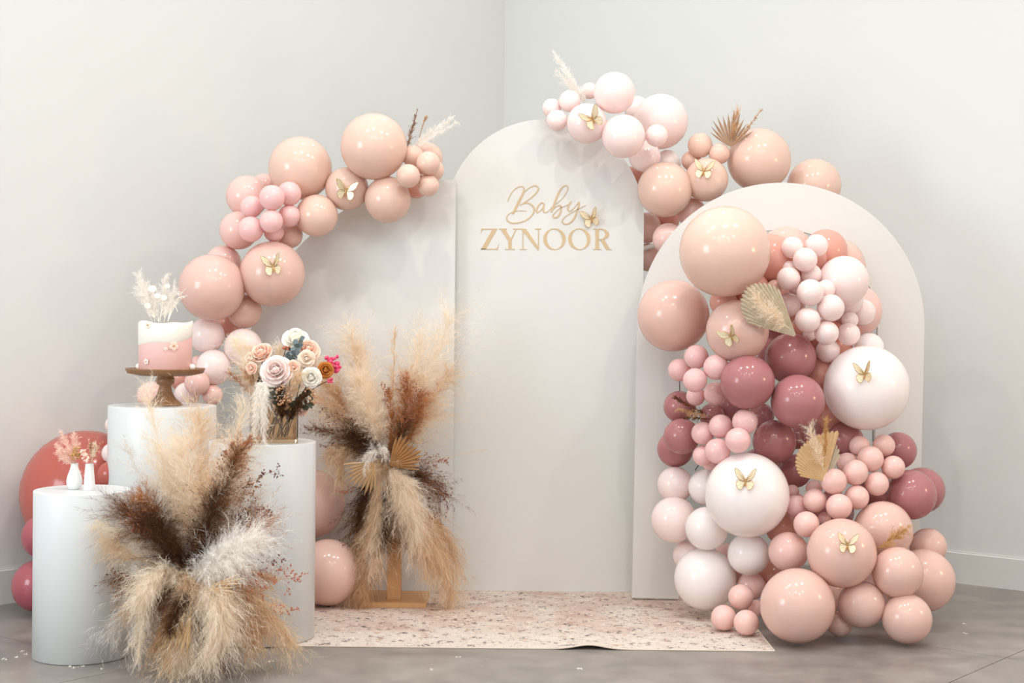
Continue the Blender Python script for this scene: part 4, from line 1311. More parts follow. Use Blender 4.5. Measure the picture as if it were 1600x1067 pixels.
# ------------------------------------------------------------------ arrangement on the wooden stand
e = 6.38
sa = thing('dried_flower_stand', at(612, 945, e), 'tall dried pampas arrangement on a wooden stand in front of the left panel', 'dried flowers')
sa.location.z = RZ
sx0, sx1 = at(560, 945, 6.4).x, at(667, 945, 6.4).x
base = box('base_board', (sx0, 6.33, RZ), (sx1, 6.62, RZ + 0.022), M_WOOD, None, 0.002)
put(base, sa)
pxl, pxr = at(605, 900, 6.42).x, at(626, 900, 6.42).x
post = box('post', (pxl, 6.40, RZ + 0.022), (pxr + 0.002, 6.40 + 0.062, at(610, 690, 6.42).z), M_WOOD, None, 0.002)
put(post, sa)
PLB = [
 ([(600, 720, e), (585, 600, e), (543, 512, e + .08)], 48, 3600, F_CREAM, dict(angle=.5, droop=.3)),
 ([(600, 720, e), (560, 640, e), (556, 548, e + .05)], 34, 2600, F_BEIGE, dict(angle=.45, droop=.25)),
 ([(598, 710, e - .06), (582, 650, e - .1), (562, 590, e - .08)], 30, 3800, F_CREAM, dict(angle=.5, droop=.2)),
 ([(600, 720, e - .02), (592, 670, e - .07), (580, 630, e - .05)], 24, 2200, F_CREAM, dict(angle=.6, droop=.2, tip=.6)),
 ([(608, 720, e), (615, 600, e), (617, 515, e + .08)], 11, 1300, F_BEIGE, dict(angle=.35, droop=.05)),
 ([(612, 715, e), (640, 620, e), (655, 535, e + .05)], 46, 2600, F_CREAM, dict(angle=.4, droop=.15)),
 ([(612, 715, e), (665, 610, e), (702, 500, e + .1)], 56, 3400, F_CREAM, dict(angle=.4, droop=.2)),
 ([(612, 715, e), (670, 640, e), (700, 585, e + .08)], 44, 2800, F_BEIGE, dict(angle=.5, droop=.35)),
 ([(612, 715, e), (660, 670, e), (672, 620, e + .05)], 34, 2000, F_BEIGE, dict(angle=.55, droop=.35)),
 ([(595, 715, e), (545, 650, e), (512, 596, e + .04)], 46, 3600, F_TAN, dict(angle=.55, droop=.15, curl=.25)),
 ([(590, 712, e), (540, 655, e - .02), (498, 620, e + .02)], 34, 2400, F_BEIGE, dict(angle=.55, droop=.2, curl=.25)),
 ([(590, 712, e - .02), (545, 685, e - .05), (492, 668, e)], 22, 2200, F_BROWN, dict(angle=.6, droop=.15, curl=.3)),
 ([(592, 712, e - .05), (562, 690, e - .09), (545, 672, e - .06)], 30, 2400, F_DARK, dict(angle=.7, droop=.1, curl=.3)),
 ([(605, 725, e - .06), (618, 660, e - .08), (606, 612, e - .06)], 14, 1900, F_RUST, dict(angle=.5, droop=.05, curl=.2)),
 ([(612, 715, e - .03), (640, 660, e - .06), (636, 592, e - .04)], 26, 2600, F_RUST, dict(angle=.6, droop=.1, curl=.25, t0=.3)),
 ([(612, 720, e - .03), (660, 670, e - .05), (655, 620, e - .03)], 24, 2000, F_RUST, dict(angle=.6, droop=.1, curl=.25, t0=.3)),
 ([(610, 725, e - .04), (625, 690, e - .07), (634, 650, e - .06)], 22, 1700, F_DARK, dict(angle=.6, droop=.1, curl=.3)),
 ([(598, 715, e - .08), (592, 690, e - .13), (572, 718, e - .12)], 14, 1300, F_WHITE, dict(angle=.6, droop=.5, tip=.6)),
 ([(600, 715, e - .08), (602, 682, e - .13), (602, 715, e - .12)], 9, 900, F_WHITE, dict(angle=.6, droop=.5, tip=.6)),
 ([(592, 730, e - .04), (525, 665, e - .07), (532, 752, e - .05)], 22, 2600, F_BEIGE, dict(angle=.5, droop=.45)),
 ([(590, 728, e - .03), (545, 690, e - .06), (520, 705, e - .03)], 22, 1800, F_TAN, dict(angle=.5, droop=.45)),
 ([(595, 735, e - .08), (588, 790, e - .12), (580, 850, e - .1)], 24, 2600, F_BEIGE, dict(angle=.5, droop=.5)),
 ([(592, 780, e - .05), (578, 870, e - .1), (562, 948, e - .06)], 32, 3600, F_TAN, dict(angle=.4, droop=.5)),
 ([(588, 770, e - .03), (560, 850, e - .06), (545, 925, e - .03)], 28, 2200, F_BEIGE, dict(angle=.4, droop=.5)),
 ([(595, 760, e - .09), (590, 830, e - .13), (578, 895, e - .1)], 22, 2200, F_CREAM, dict(angle=.45, droop=.5)),
 ([(600, 735, e - .1), (650, 740, e - .17), (650, 838, e - .14)], 34, 4200, F_CREAM, dict(angle=.6, droop=.5, tip=.5)),
 ([(602, 730, e - .1), (625, 735, e - .16), (628, 800, e - .15)], 28, 2600, F_CREAM, dict(angle=.6, droop=.5, tip=.6)),
 ([(620, 780, e - .06), (690, 830, e - .1), (704, 928, e - .04)], 36, 3600, F_BEIGE, dict(angle=.42, droop=.5)),
 ([(615, 790, e - .07), (655, 825, e - .12), (674, 880, e - .08)], 30, 2800, F_BEIGE, dict(angle=.45, droop=.5)),
 ([(630, 780, e - .04), (690, 800, e - .07), (712, 880, e - .02)], 30, 2000, F_TAN, dict(angle=.45, droop=.5)),
 ([(598, 760, e - .08), (604, 810, e - .12), (600, 845, e - .1)], 20, 2000, F_DARK, dict(angle=.55, droop=.3, curl=.3)),
 ([(602, 740, e - .05), (615, 790, e - .09), (625, 845, e - .07)], 24, 1900, F_BROWN, dict(angle=.6, droop=.3, curl=.3)),
 ([(592, 735, e), (562, 760, e - .02), (556, 850, e)], 28, 3000, F_DARK, dict(angle=.55, droop=.3, curl=.3)),
 ([(588, 750, e), (566, 800, e - .02), (560, 880, e)], 26, 2400, F_BROWN, dict(angle=.5, droop=.4, curl=.25)),
 ([(608, 730, e - .02), (650, 735, e - .05), (685, 770, e)], 34, 3000, F_BROWN, dict(angle=.65, droop=.2, curl=.3)),
 ([(605, 728, e - .06), (625, 728, e - .1), (655, 745, e - .06)], 26, 2000, F_DARK, dict(angle=.7, droop=.2, curl=.3)),
 ([(602, 722, e), (598, 722, e - .06), (596, 735, e - .1)], 26, 2200, F_BEIGE, dict(angle=1.0, droop=.3, curl=.25, tip=.8)),
 ([(604, 715, e), (612, 712, e - .06), (620, 712, e - .09)], 26, 2000, F_BROWN, dict(angle=1.0, droop=.2, curl=.3, tip=.8)),
 ([(600, 715, e), (580, 700, e - .05), (566, 690, e - .08)], 24, 1900, F_DARK, dict(angle=.9, droop=.1, curl=.3, tip=.8)),
 ([(604, 715, e + .02), (630, 640, e + .03), (648, 590, e + .05)], 38, 2600, F_BEIGE, dict(angle=.5, droop=.2)),
 ([(600, 715, e + .02), (580, 650, e + .03), (570, 600, e + .04)], 36, 2600, F_CREAM, dict(angle=.5, droop=.2)),
 ([(604, 745, e - .04), (640, 800, e - .08), (668, 860, e - .06)], 36, 3000, F_BEIGE, dict(angle=.5, droop=.45)),
]
for ctrl, w, n, m, kw in PLB:
    plume('pampas_plume', ctrl, w, n, m, sa, **kw)
palm_fan('palm_fan_leaf', (608, 728), (658, 694), e - .12, 88, 11, M_PALM_TAN, sa, split=.62, fold=.09, rr=lambda q: 0.95 - .2 * q * q + .06 * math.sin(7 * q), dome=.22, dtip=-.03)
palm_fan('palm_fan_leaf', (586, 722), (548, 762), e - .13, 92, 11, M_PALM, sa, split=.5, fold=.09, rr=lambda q: 0.95 - .15 * q * q + .06 * math.sin(8 * q), dome=.2, dtip=.03)
for (ctrl, sp, m, br_, bu, sd) in [
    ([(570, 690, e - .06), (520, 672, e - .08), (474, 672, e - .02)], 26, M_SPRIG_MAROON, 18, 7, 21),
    ([(575, 685, e - .05), (530, 655, e - .07), (498, 640, e - .02)], 26, M_SPRIG_MAROON, 16, 7, 22),
    ([(575, 695, e - .07), (540, 690, e - .09), (505, 700, e - .03)], 20, M_SPRIG_MAROON, 12, 7, 23),
    ([(630, 730, e - .07), (680, 730, e - .1), (700, 790, e - .04)], 40, M_SPRIG_MAROON, 26, 8, 24),
    ([(635, 740, e - .08), (670, 770, e - .1), (690, 815, e - .04)], 32, M_SPRIG_MAROON, 22, 8, 25),
    ([(635, 720, e - .07), (670, 715, e - .09), (702, 722, e - .03)], 26, M_SPRIG_RUST, 16, 7, 26),
    ([(620, 690, e - .08), (650, 650, e - .1), (640, 588, e - .05)], 36, M_SPRIG_RUST, 26, 9, 27),
    ([(625, 680, e - .08), (640, 640, e - .1), (665, 612, e - .05)], 30, M_SPRIG_RUST, 20, 9, 28),
    ([(600, 640, e - .06), (605, 620, e - .08), (595, 604, e - .05)], 18, M_SPRIG_RUST, 12, 7, 29),
    ([(560, 760, e - .05), (540, 768, e - .07), (524, 768, e - .05)], 12, M_SPRIG_RED, 10, 6, 30),
    ([(580, 830, e - .03), (555, 850, e - .05), (530, 850, e - .02)], 24, M_SPRIG_MAROON, 14, 5, 31)]:
    sprig('dried_sprig', ctrl, sp, m, sa, br_, bu, 0.0034, sd, twig=0.0006)
v, f = tube_geo([Vector(q) - sa.location for q in bez([at(640, 730, e - .05), at(700, 712, e - .1), at(762, 702, e - .12)], 10)], 0.0008, 4)
py('grass_stalk', v, f, M_PALM, sa)

# ------------------------------------------------------------------ flowers
def petal_geo(w, h, cup, curl, nu=6, nv=5):
    vs, fs = [], []
    for j in range(nv + 1):
        t = j / nv
        ww = w * (0.35 + 0.65 * math.sin(math.pi * min(1, t * 0.62 + 0.12))) * (1 - 0.25 * max(0, t - 0.75) / 0.25)
        for i in range(nu + 1):
            u = -1 + 2 * i / nu
            z = h * t - 0.10 * h * u * u * t
            y = cup * (1 - u * u) * math.sin(math.pi * t * 0.7) + curl * t ** 3
            vs.append(Vector((u * ww, y, z)))
    for j in range(nv):
        for i in range(nu):
            a = j * (nu + 1) + i
            fs.append((a, a + 1, a + nu + 2, a + nu + 1))
    return vs, fs

def rose(x, y, d, rpx, material, label, normal=(-0.1, -1, 0.25), rings=4, seed=0, name='rose', stem_to=None, openness=1.0, group='flowers in the glass vase'):
    rr = random.Random(seed)
    c = at(x, y, d)
    R = px(rpx * 1.3, d)
    o = thing(name, c, label, 'flower', group)
    N = Vector(normal).normalized()
    A = N.cross(Vector((0.2, 0.1, 1))).normalized()
    Bv = N.cross(A)
    Mx = Matrix((A, Bv, N)).transposed()
    for k in range(rings):
        f = (k + 0.6) / rings
        cnt = [3, 4, 5, 5, 6][min(k, 4)]
        for q in range(cnt):
            a = 2 * math.pi * (q + 0.5 * k) / cnt + rr.uniform(-0.15, 0.15)
            w = R * (0.28 + 0.42 * f)
            h = R * (0.85 - 0.1 * f)
            pv, pf = petal_geo(w, h, R * 0.16, R * 0.30 * f * openness)
            lean = -0.30 + 1.38 * f * openness
            rad = R * (0.06 + 0.27 * f)
            out = []
            for v in pv:
                # lean outwards about the base
                yy = v.y * math.cos(lean) + v.z * math.sin(lean)
                zz = -v.y * math.sin(lean) * 0.6 + v.z * math.cos(lean)
                p = Vector((rad + yy * (0.85), v.x, zz - R * (0.35 + 0.05 * k)))
                p = Vector((p.x * math.cos(a) - p.y * math.sin(a), p.x * math.sin(a) + p.y * math.cos(a), p.z))
                out.append(Mx @ p)
            po = py('petal', out, pf, material, o, True)
            s = po.modifiers.new('thickness', 'SOLIDIFY'); s.thickness = 0.0008
    hv, hf = tube_geo([Mx @ Vector((0, 0, z * R)) for z in (-0.35, -0.05, 0.2, 0.34, 0.40)], [0.12 * R, 0.22 * R, 0.2 * R, 0.12 * R, 0.02 * R], 10)
    py('rose_heart', hv, hf, material, o, True)
    if stem_to is not None:
        v, f_ = tube_geo([q - c for q in bez([c - N * R * 0.3, c.lerp(stem_to, 0.5) + Vector((0, 0.02, 0.0)), stem_to], 8)], 0.0022, 6)
        py('stem', v, f_, M_STEM, o)
    return o

VB = Vector((at(427, 690, 5.70).x, 5.70, 0.747 + RZ))      # foot of the glass vase
def stem_foot(k):
    return VB + Vector((0.05 * math.sin(k * 2.4), 0.03 * math.cos(k * 1.7), 0.02))

# glass vase with square foot
def glass():
    m, nt, p = new_mat('amber_glass')
    p.inputs['Base Color'].default_value = rgb(236, 210, 176)
    p.inputs['Transmission Weight'].default_value = 1.0
    p.inputs['Roughness'].default_value = 0.02
    p.inputs['IOR'].default_value = 1.45
    ns = nt.nodes.new('ShaderNodeTexNoise'); ns.inputs['Scale'].default_value = 5
    mr = nt.nodes.new('ShaderNodeMapRange'); mr.inputs['To Min'].default_value = 0.01; mr.inputs['To Max'].default_value = 0.06
    nt.links.new(ns.outputs['Fac'], mr.inputs[0]); nt.links.new(mr.outputs[0], p.inputs['Roughness'])
    return m
M_GLASS = glass()
M_WATER = mat('vase_wood_lining', rgb(188, 146, 96), 0.5, var=0.3, scale=18)
def vase_shell(hw, h, t, r=0.006):
    def ringpts(k, z):
        q = []
        for (sx_, sy_) in ((1, 1), (-1, 1), (-1, -1), (1, -1)):
            a0 = {(1, 1): 0, (-1, 1): 90, (-1, -1): 180, (1, -1): 270}[(sx_, sy_)]
            for s in range(5):
                a = math.radians(a0 + 22.5 * s)
                q.append(Vector((sx_ * (k - r) + r * math.cos(a), sy_ * (k - r) + r * math.sin(a), z)))
        return q
    rings = [ringpts(hw, 0), ringpts(hw, h), ringpts(hw - t, h), ringpts(hw - t, 0.014)]
    n = 20
    vs = [v for r_ in rings for v in r_]
    fs = []
    for i in range(3):
        for k in range(n):
            k2 = (k + 1) % n
            fs.append((i * n + k, i * n + k2, (i + 1) * n + k2, (i + 1) * n + k))
    fs.append(tuple(range(n))[::-1]); fs.append(tuple(range(3 * n, 4 * n)))
    return vs, fs
VS = px(77, 5.70) / 2 * 0.93
v, f = vase_shell(VS, 0.155, 0.004)
vase = py('glass_vase', v, f, M_GLASS)
vase.location = VB
vase.rotation_euler = (0, 0, math.radians(12))
tag(vase, 'square amber glass vase full of flowers on the vase plinth', 'vase')

fl = 5.68
K = 0
def sf():
    global K
    K += 1
    return stem_foot(K)
rose(430.6, 578, 5.58, 20, M_ROSE, 'big pale pink garden rose at the front of the glass vase', (-0.05, -1, 0.35), 5, 1, stem_to=sf())
rose(408, 550, 5.66, 15, M_ROSE_PEACH, 'peach rose above left of the big pale pink rose', (-0.25, -0.8, 0.6), 4, 2, stem_to=sf(), openness=.8)
rose(391, 560, 5.66, 10, M_ROSE_CREAM, 'small cream bud at the left of the bouquet', (-0.5, -0.8, 0.3), 3, 3, stem_to=sf(), openness=.6)
rose(462, 526, 5.72, 17, M_ROSE_WHITE, 'white rose at the very top of the bouquet', (0.1, -0.7, 0.8), 4, 4, stem_to=sf())
rose(482, 545, 5.70, 15, M_ROSE_PEACH, 'cream peach rose right of the eucalyptus sprig', (0.2, -0.8, 0.5), 4, 5, stem_to=sf())
rose(479, 560, 5.64, 11, M_ROSE_CREAM, 'small cream rose between the eucalyptus and the ochre rose', (0.1, -1, 0.1), 3, 6, stem_to=sf())
rose(509, 578, 5.62, 10.5, M_ROSE_OCHRE, 'ochre orange rose with pink florets at the right of the bouquet', (0.3, -1, 0.1), 4, 7, stem_to=sf())
rose(486, 590, 5.58, 13, M_ROSE_WHITE, 'ruffled white flower left of the ochre rose', (0.1, -1, 0.0), 4, 8, stem_to=sf(), name='white_flower')
rose(472, 641, 5.60, 8, M_ROSE_PEACH, 'small peach rose hanging over the right rim of the vase', (0.3, -1, -0.1), 3, 9, stem_to=None)
rose(458, 573, 5.60, 9, M_ROSE_PEACH, 'small pink bloom right beside the big pale pink rose', (0.1, -1, 0.2), 3, 10, stem_to=sf())
rose(392, 575, 5.62, 8, M_ROSE_PEACH, 'small peach bloom below the cream bud', (-0.3, -1, 0.1), 3, 12, stem_to=sf())

def cluster(name, pts, rad, material, label, cat, n=26, stem=True, seed=1, group='flowers in the glass vase', part='floret'):
    """head of small rounded florets around the given px points"""
    rr = random.Random(seed)
    c0 = at(*pts[0][:3])
    o = thing(name, c0, label, cat, group)
    ico = bmesh.new(); bmesh.ops.create_icosphere(ico, subdivisions=1, radius=1.0)
    iv = [v.co.copy() for v in ico.verts]; ifs = [tuple(v.index for v in f.verts) for f in ico.faces]; ico.free()
    me = None
    for (x, y, dd, R) in pts:
        c = at(x, y, dd); RR = px(R, dd)
        for k in range(n):
            vv = Vector((rr.gauss(0, 1), rr.gauss(0, 1), rr.gauss(0, 1))).normalized() * RR * rr.uniform(0.6, 1.0)
            if me is None:
                q = py(part, [Vector((a.x, a.y, a.z * 0.8)) for a in iv], ifs, material, o, True); me = q.data
            else:
                q = bpy.data.objects.new(part, me); COL.objects.link(q); q.parent = o
            s = px(rad, dd) * rr.uniform(0.7, 1.15)
            q.scale = (s, s, s); q.location = c + vv - c0
            q.rotation_euler = (rr.uniform(0, 3), rr.uniform(0, 3), 0)
    if stem:
        v, f_ = tube_geo([q - c0 for q in bez([c0, c0.lerp(VB + Vector((0, 0, .15)), .5) + Vector((0, .02, .01)), sf()], 8)], 0.0018, 5)
        py('stem', v, f_, M_STEM, o)
    return o
cluster('pink_hydrangea', [(519, 563, 5.66, 10), (524, 575, 5.66, 8)], 3.8, M_HOTPINK, 'hot pink floret cluster behind the ochre rose', 'flower', 16, True, 3)
cluster('pink_floret_bud', [(517, 594, 5.60, 4)], 2.8, M_HOTPINK, 'small hot pink floret tuft below the ochre rose', 'flower', 8, True, 4)
cluster('berry_sprig', [(441, 613, 5.52, 12), (450, 622, 5.52, 9), (437, 626, 5.52, 8)], 1.9, M_BERRY, 'brown berry sprig below the big pale pink rose', 'sprig', 14, True, 5, part='berry')
cluster('berry_sprig', [(486, 614, 5.53, 10), (491, 625, 5.53, 7)], 1.9, M_BERRY, 'brown berry sprig at the right rim of the vase', 'sprig', 12, True, 6, part='berry')
cluster('pink_yarrow', [(447, 542, 5.68, 6)], 1.8, M_SPRIG_RED, 'dusty pink flower tuft left of the eucalyptus top', 'flower', 14, True, 7)

def leaf_sprig(name, ctrl, material, label, cat, nleaf=14, lw=5.0, ll=7.5, seed=1, stem=True, group='foliage in the glass vase'):
    rr = random.Random(seed)
    wp = [at(*c) for c in ctrl]
    o = thing(name, wp[0], label, cat, group)
    path = bez(wp, 16)
    pts = ([sf()] if stem else []) + path
    v, f_ = tube_geo([q - wp[0] for q in pts], 0.0013, 5)
    py('stem', v, f_, M_STEM, o)
    dd = ctrl[0][2]
    me = None
    for k in range(nleaf):
        i = int(1 + 15 * k / nleaf)
        p = path[i]; T = (path[i] - path[i - 1]).normalized()
        Rv = Vector((rr.gauss(0, 1), rr.gauss(0, 0.6), rr.gauss(0, 1))); Rv = (Rv - T * Rv.dot(T)).normalized()
        D = (T * 0.5 + Rv).normalized()
        Nn = Vector((rr.uniform(-.4, .4), -1, rr.uniform(-.3, .6))); Nn = (Nn - D * Nn.dot(D)).normalized()
        S = D.cross(Nn)
        if me is None:
            vs = []
            for j in range(5):
                t = j / 4; w_ = math.sin(math.pi * (0.06 + 0.88 * t)) ** 0.7
                for u in (-1, 0, 1):
                    vs.append(Vector((u * w_ * 0.5, t, 0.08 * abs(u) * w_)))
            fs = [(j * 3 + i_, j * 3 + i_ + 1, j * 3 + i_ + 4, j * 3 + i_ + 3) for j in range(4) for i_ in range(2)]
            q = py('leaf', vs, fs, material, o, True); me = q.data
        else:
            q = bpy.data.objects.new('leaf', me); COL.objects.link(q); q.parent = o
        w_, l_ = px(lw * 2, dd) * rr.uniform(.8, 1.1), px(ll, dd) * rr.uniform(.8, 1.15)
        q.matrix_local = Matrix.Translation(p - wp[0]) @ Matrix((S * w_, D * l_, Nn * w_)).transposed().to_4x4()
    return o
leaf_sprig('eucalyptus_sprig', [(450, 572, 5.64), (462, 548, 5.66), (470, 527, 5.68)], M_EUC, 'blue-grey eucalyptus sprig at the top of the bouquet', 'foliage', 18, 4.6, 9, 2)
leaf_sprig('eucalyptus_sprig', [(447, 570, 5.66), (452, 556, 5.68), (456, 545, 5.70)], M_EUC, 'short eucalyptus sprig left of the taller blue-grey one', 'foliage', 10, 4.4, 8, 3)
for (c, lab, sd) in [([(440, 640, 5.62), (432, 620, 5.60), (424, 598, 5.60)], 'dark leaves under the big pale pink rose', 4),
                     ([(455, 640, 5.62), (470, 622, 5.60), (490, 612, 5.60)], 'dark leafy stem at the right side of the vase mouth', 5),
                     ([(425, 640, 5.62), (412, 610, 5.62), (404, 588, 5.62)], 'dark leaves left of the big pale pink rose', 6),
                     ([(450, 660, 5.64), (456, 640, 5.62), (462, 622, 5.62)], 'dark leaves crossing the front of the vase mouth', 7),
                     ([(460, 640, 5.62), (480, 632, 5.58), (486, 628, 5.58)], 'dark green leaves above the small hanging peach rose', 8)]:
    leaf_sprig('leafy_stem', c, M_LEAF, lab, 'foliage', 14, 3.2, 10, sd)
def lone_plume(name, ctrl, w, n, m, label, cat, group, **kw):
    b = at(*ctrl[0])
    o = plume(name, ctrl, w, n, m, None, **kw)
    return tag(o, label, cat, group)
VG = 'dried grasses in the glass vase'
lone_plume('white_amaranth', [(412, 600, 5.56), (404, 585, 5.50), (397, 684, 5.49)], 10, 3600, F_WHITE, 'left white feathery tail drooping over the front of the glass vase', 'dried grass', VG, angle=.5, droop=.6)
lone_plume('white_amaranth', [(414, 598, 5.55), (412, 590, 5.49), (412, 687, 5.48)], 10, 3600, F_WHITE, 'right white feathery tail drooping over the front of the glass vase', 'dried grass', VG, angle=.5, droop=.6)
lone_plume('pampas_plume', [(430, 640, 5.66), (390, 590, 5.66), (368, 532, 5.68)], 24, 2600, F_CREAM, 'cloudy cream plume at the left of the bouquet', 'dried grass', VG, angle=.5, droop=.2)
lone_plume('pampas_plume', [(440, 640, 5.64), (452, 610, 5.58), (466, 586, 5.57)], 12, 1800, F_BEIGE, 'beige plume left of the ruffled white flower', 'dried grass', VG, angle=.55, droop=.2, tip=.6)
lone_plume('pampas_plume', [(430, 640, 5.68), (400, 600, 5.68), (388, 545, 5.70)], 22, 2200, F_CREAM, 'cream plume behind the peach rose and cream bud', 'dried grass', VG, angle=.5, droop=.2)
lone_plume('pampas_plume', [(445, 640, 5.70), (470, 590, 5.70), (492, 560, 5.70)], 20, 2000, F_CREAM, 'cream plume behind the ochre rose and ruffled white flower', 'dried grass', VG, angle=.5, droop=.2)
lone_plume('pampas_plume', [(440, 640, 5.72), (440, 590, 5.74), (436, 545, 5.76)], 20, 1800, F_CREAM, 'cream plume behind the big pale pink rose', 'dried grass', VG, angle=.5, droop=.15)
lone_plume('dark_grass', [(440, 660, 5.62), (444, 635, 5.57), (438, 606, 5.55)], 14, 2000, F_DARK, 'dark brown grass filling the middle of the vase mouth', 'dried grass', VG, angle=.7, droop=.1, curl=.3)
lone_plume('dark_grass', [(450, 660, 5.62), (464, 635, 5.57), (482, 612, 5.55)], 12, 1700, F_DARK, 'dark brown grass at the right of the vase mouth', 'dried grass', VG, angle=.7, droop=.1, curl=.3)
lone_plume('dried_grass', [(420, 640, 5.66), (395, 605, 5.64), (383, 580, 5.64)], 14, 1500, F_TAN, 'tan seed-head grass left of the white tails', 'dried grass', VG, angle=.6, droop=.1, curl=.25)
lone_plume('dried_grass', [(420, 640, 5.68), (380, 605, 5.66), (361, 585, 5.66)], 9, 700, F_RUST, 'rust grass tip sticking out at the far left of the bouquet', 'dried grass', VG, angle=.4, droop=.1)

# ------------------------------------------------------------------ cake on its stand
CS = Vector(((259 - 800) / FPX * 5.98, 5.98, 0.868))
cs_px = px(1, 5.98)
prof = [(0.0, 0), (26, 0), (27, 2), (24, 5), (17, 11), (12, 19), (10, 27), (9, 31), (13, 34), (15, 39), (14, 43), (12, 46), (40, 47), (58, 51), (61, 57), (61, 58.5), (58, 58), (52, 55.5), (0.0, 55)]
stand = lathe('cake_stand', [(max(r, 0.01) * cs_px, z * cs_px) for r, z in prof], M_DARKWOOD, CS, 56)
tag(stand, 'turned wooden cake stand with the pink cake on it', 'cake stand')
CK = CS + Vector((0, 0, 55.2 * cs_px))
ck = thing('cake', CK, 'small pink cake with a white iced top and pressed flowers', 'cake')
R0 = 41 * cs_px; H0 = 76 * cs_px
o = lathe('sponge', [(R0 * .97, 0), (R0, 0.003), (R0, H0 * 0.86), (R0 * 0.98, H0 * 0.9)], M_PINKICING, (0, 0, 0), 64, ck)
n = 64
vs, fs = [], []
for k in range(n):
    a = 2 * math.pi * k / n
    lowz = H0 * (0.62 + 0.08 * math.sin(a * 1 + 0.9) + 0.03 * math.sin(3 * a + 1))
    topz = H0 * (0.985 + 0.025 * math.sin(2 * a + 0.5) + 0.018 * math.sin(5 * a))
    for (r, z) in ((R0 * 0.995, lowz - 0.001), (R0 * 1.02, lowz + 0.003), (R0 * 1.02, topz - 0.004), (R0 * 1.0, topz), (R0 * 0.9, topz - 0.006), (R0 * 0.4, H0 * 0.97), (0.0003, H0 * 0.97)):
        vs.append((r * math.cos(a), r * math.sin(a), z))
for k in range(n):
    k2 = (k + 1) % n
    for j in range(6):
        fs.append((k * 7 + j, k2 * 7 + j, k2 * 7 + j + 1, k * 7 + j + 1))
py('white_icing', vs, fs, M_CREAM, ck, True)
for (x, y, r, mm, sd) in [(277, 541, 8, M_ROSE_PEACH, 1), (238, 508, 6, M_ROSE_CREAM, 2), (235, 566, 5, M_ROSE, 3), (266, 546, 3, M_ROSE_CREAM, 4)]:
    X = at(x, y, 5.95).x - CK.x; Z = at(x, y, 5.80).z - CK.z
    th_ = math.asin(max(-1, min(1, X / (R0 * 1.03))))
    P0 = Vector((R0 * 1.03 * math.sin(th_), -R0 * 1.03 * math.cos(th_), Z))
    nn = Vector((math.sin(th_), -math.cos(th_), 0)); tt = Vector((math.cos(th_), math.sin(th_), 0))
    pv, pf = [], []
    for q in range(5):
        a = 2 * math.pi * q / 5 + sd
        rr_ = px(r, 5.8)
        c0 = P0 + (tt * math.cos(a) + Vector((0, 0, 1)) * math.sin(a)) * rr_ * 0.55 + nn * 0.002
        k0 = len(pv)
        pv.append(c0 + nn * 0.0015)
        for s in range(8):
            b = 2 * math.pi * s / 8
            pv.append(c0 + (tt * math.cos(b) + Vector((0, 0, 1)) * math.sin(b)) * rr_ * 0.45)
        for s in range(8): pf.append((k0, k0 + 1 + s, k0 + 1 + (s + 1) % 8))
    fo = py('pressed_flower', pv, pf, mm, ck)
    iv, if_ = tube_geo([P0 + nn * 0.002, P0 + nn * 0.006], px(r * 0.2, 5.8), 6)
    py('flower_centre', iv, if_, M_BUD, fo)
for (x, lab) in [(214, 'white pearl ball left of the cake on the stand'), (298, 'white pearl ball right of the cake on the stand')]:
    X = at(x, 568, 5.93).x
    R_ = 5 * cs_px
    pb = lathe('pearl_ball', [(R_ * math.sin(math.pi * i / 12) + 1e-5, -R_ * math.cos(math.pi * i / 12)) for i in range(13)], M_PEARL, (0, 0, 0), 20)
    pb.location = (X, 5.96, CS.z + 56.0 * cs_px + R_)
    tag(pb, lab, 'decoration', 'white balls beside the cake')
top = CK.z + H0
TG = 'white dried flowers on top of the cake'
cz_px = 499
def cp(x, y, dd=5.97): return (x, y, dd)
lone_plume('cake_plume', [cp(238, 503), cp(226, 470), cp(218, 432)], 11, 1800, F_WHITE, 'cream plume leaning left on top of the cake', 'dried grass', TG, angle=.35, droop=.05)
lone_plume('cake_plume', [cp(242, 503), cp(240, 480), cp(232, 456)], 15, 1800, F_WHITE, 'low fluffy cream tuft at the left of the cake top', 'dried grass', TG, angle=.5, droop=.1)
lone_plume('cake_plume', [cp(250, 503), cp(256, 470), cp(259, 432)], 10, 1400, F_WHITE, 'upright white plume in the middle of the cake top', 'dried grass', TG, angle=.35, droop=.05)
lone_plume('cake_plume', [cp(256, 503), cp(262, 480), cp(272, 452)], 11, 1600, F_WHITE, 'white tuft leaning right on top of the cake', 'dried grass', TG, angle=.45, droop=.1)
M_LUN = mat('lunaria_disc', rgb(246, 240, 228), 0.4, var=0.04, scale=20)
lu = thing('honesty_sprig', at(248, 503, 5.96), 'white honesty seed discs standing on top of the cake', 'dried flower', TG)
for (x, y, r) in [(238, 451, 6.5), (246, 462, 5), (256, 465, 5), (262, 447, 4), (231, 478, 5)]:
    c = at(x, y, 5.95) - lu.location
    n_ = 14; rr_ = px(r, 5.95)
    vs = [c + Vector((rr_ * math.cos(2 * math.pi * k / n_), 0.0006 * s, rr_ * 0.8 * math.sin(2 * math.pi * k / n_))) for s in (-1, 1) for k in range(n_)]
    fs = [tuple(range(n_)), tuple(range(2 * n_ - 1, n_ - 1, -1))] + [(k, k + n_, (k + 1) % n_ + n_, (k + 1) % n_) for k in range(n_)]
    py('seed_disc', vs, fs, M_LUN, lu)
    v, f = tube_geo([Vector((0, 0, 0)), c * 0.6 + Vector((0, 0.003, 0)), c], 0.0006, 4)
    py('stem', v, f, M_LUN, lu)
ti = thing('curly_ting_grass', at(262, 503, 5.97), 'curled white sticks fanning right from the top of the cake', 'dried grass', TG)
rr = random.Random(5)
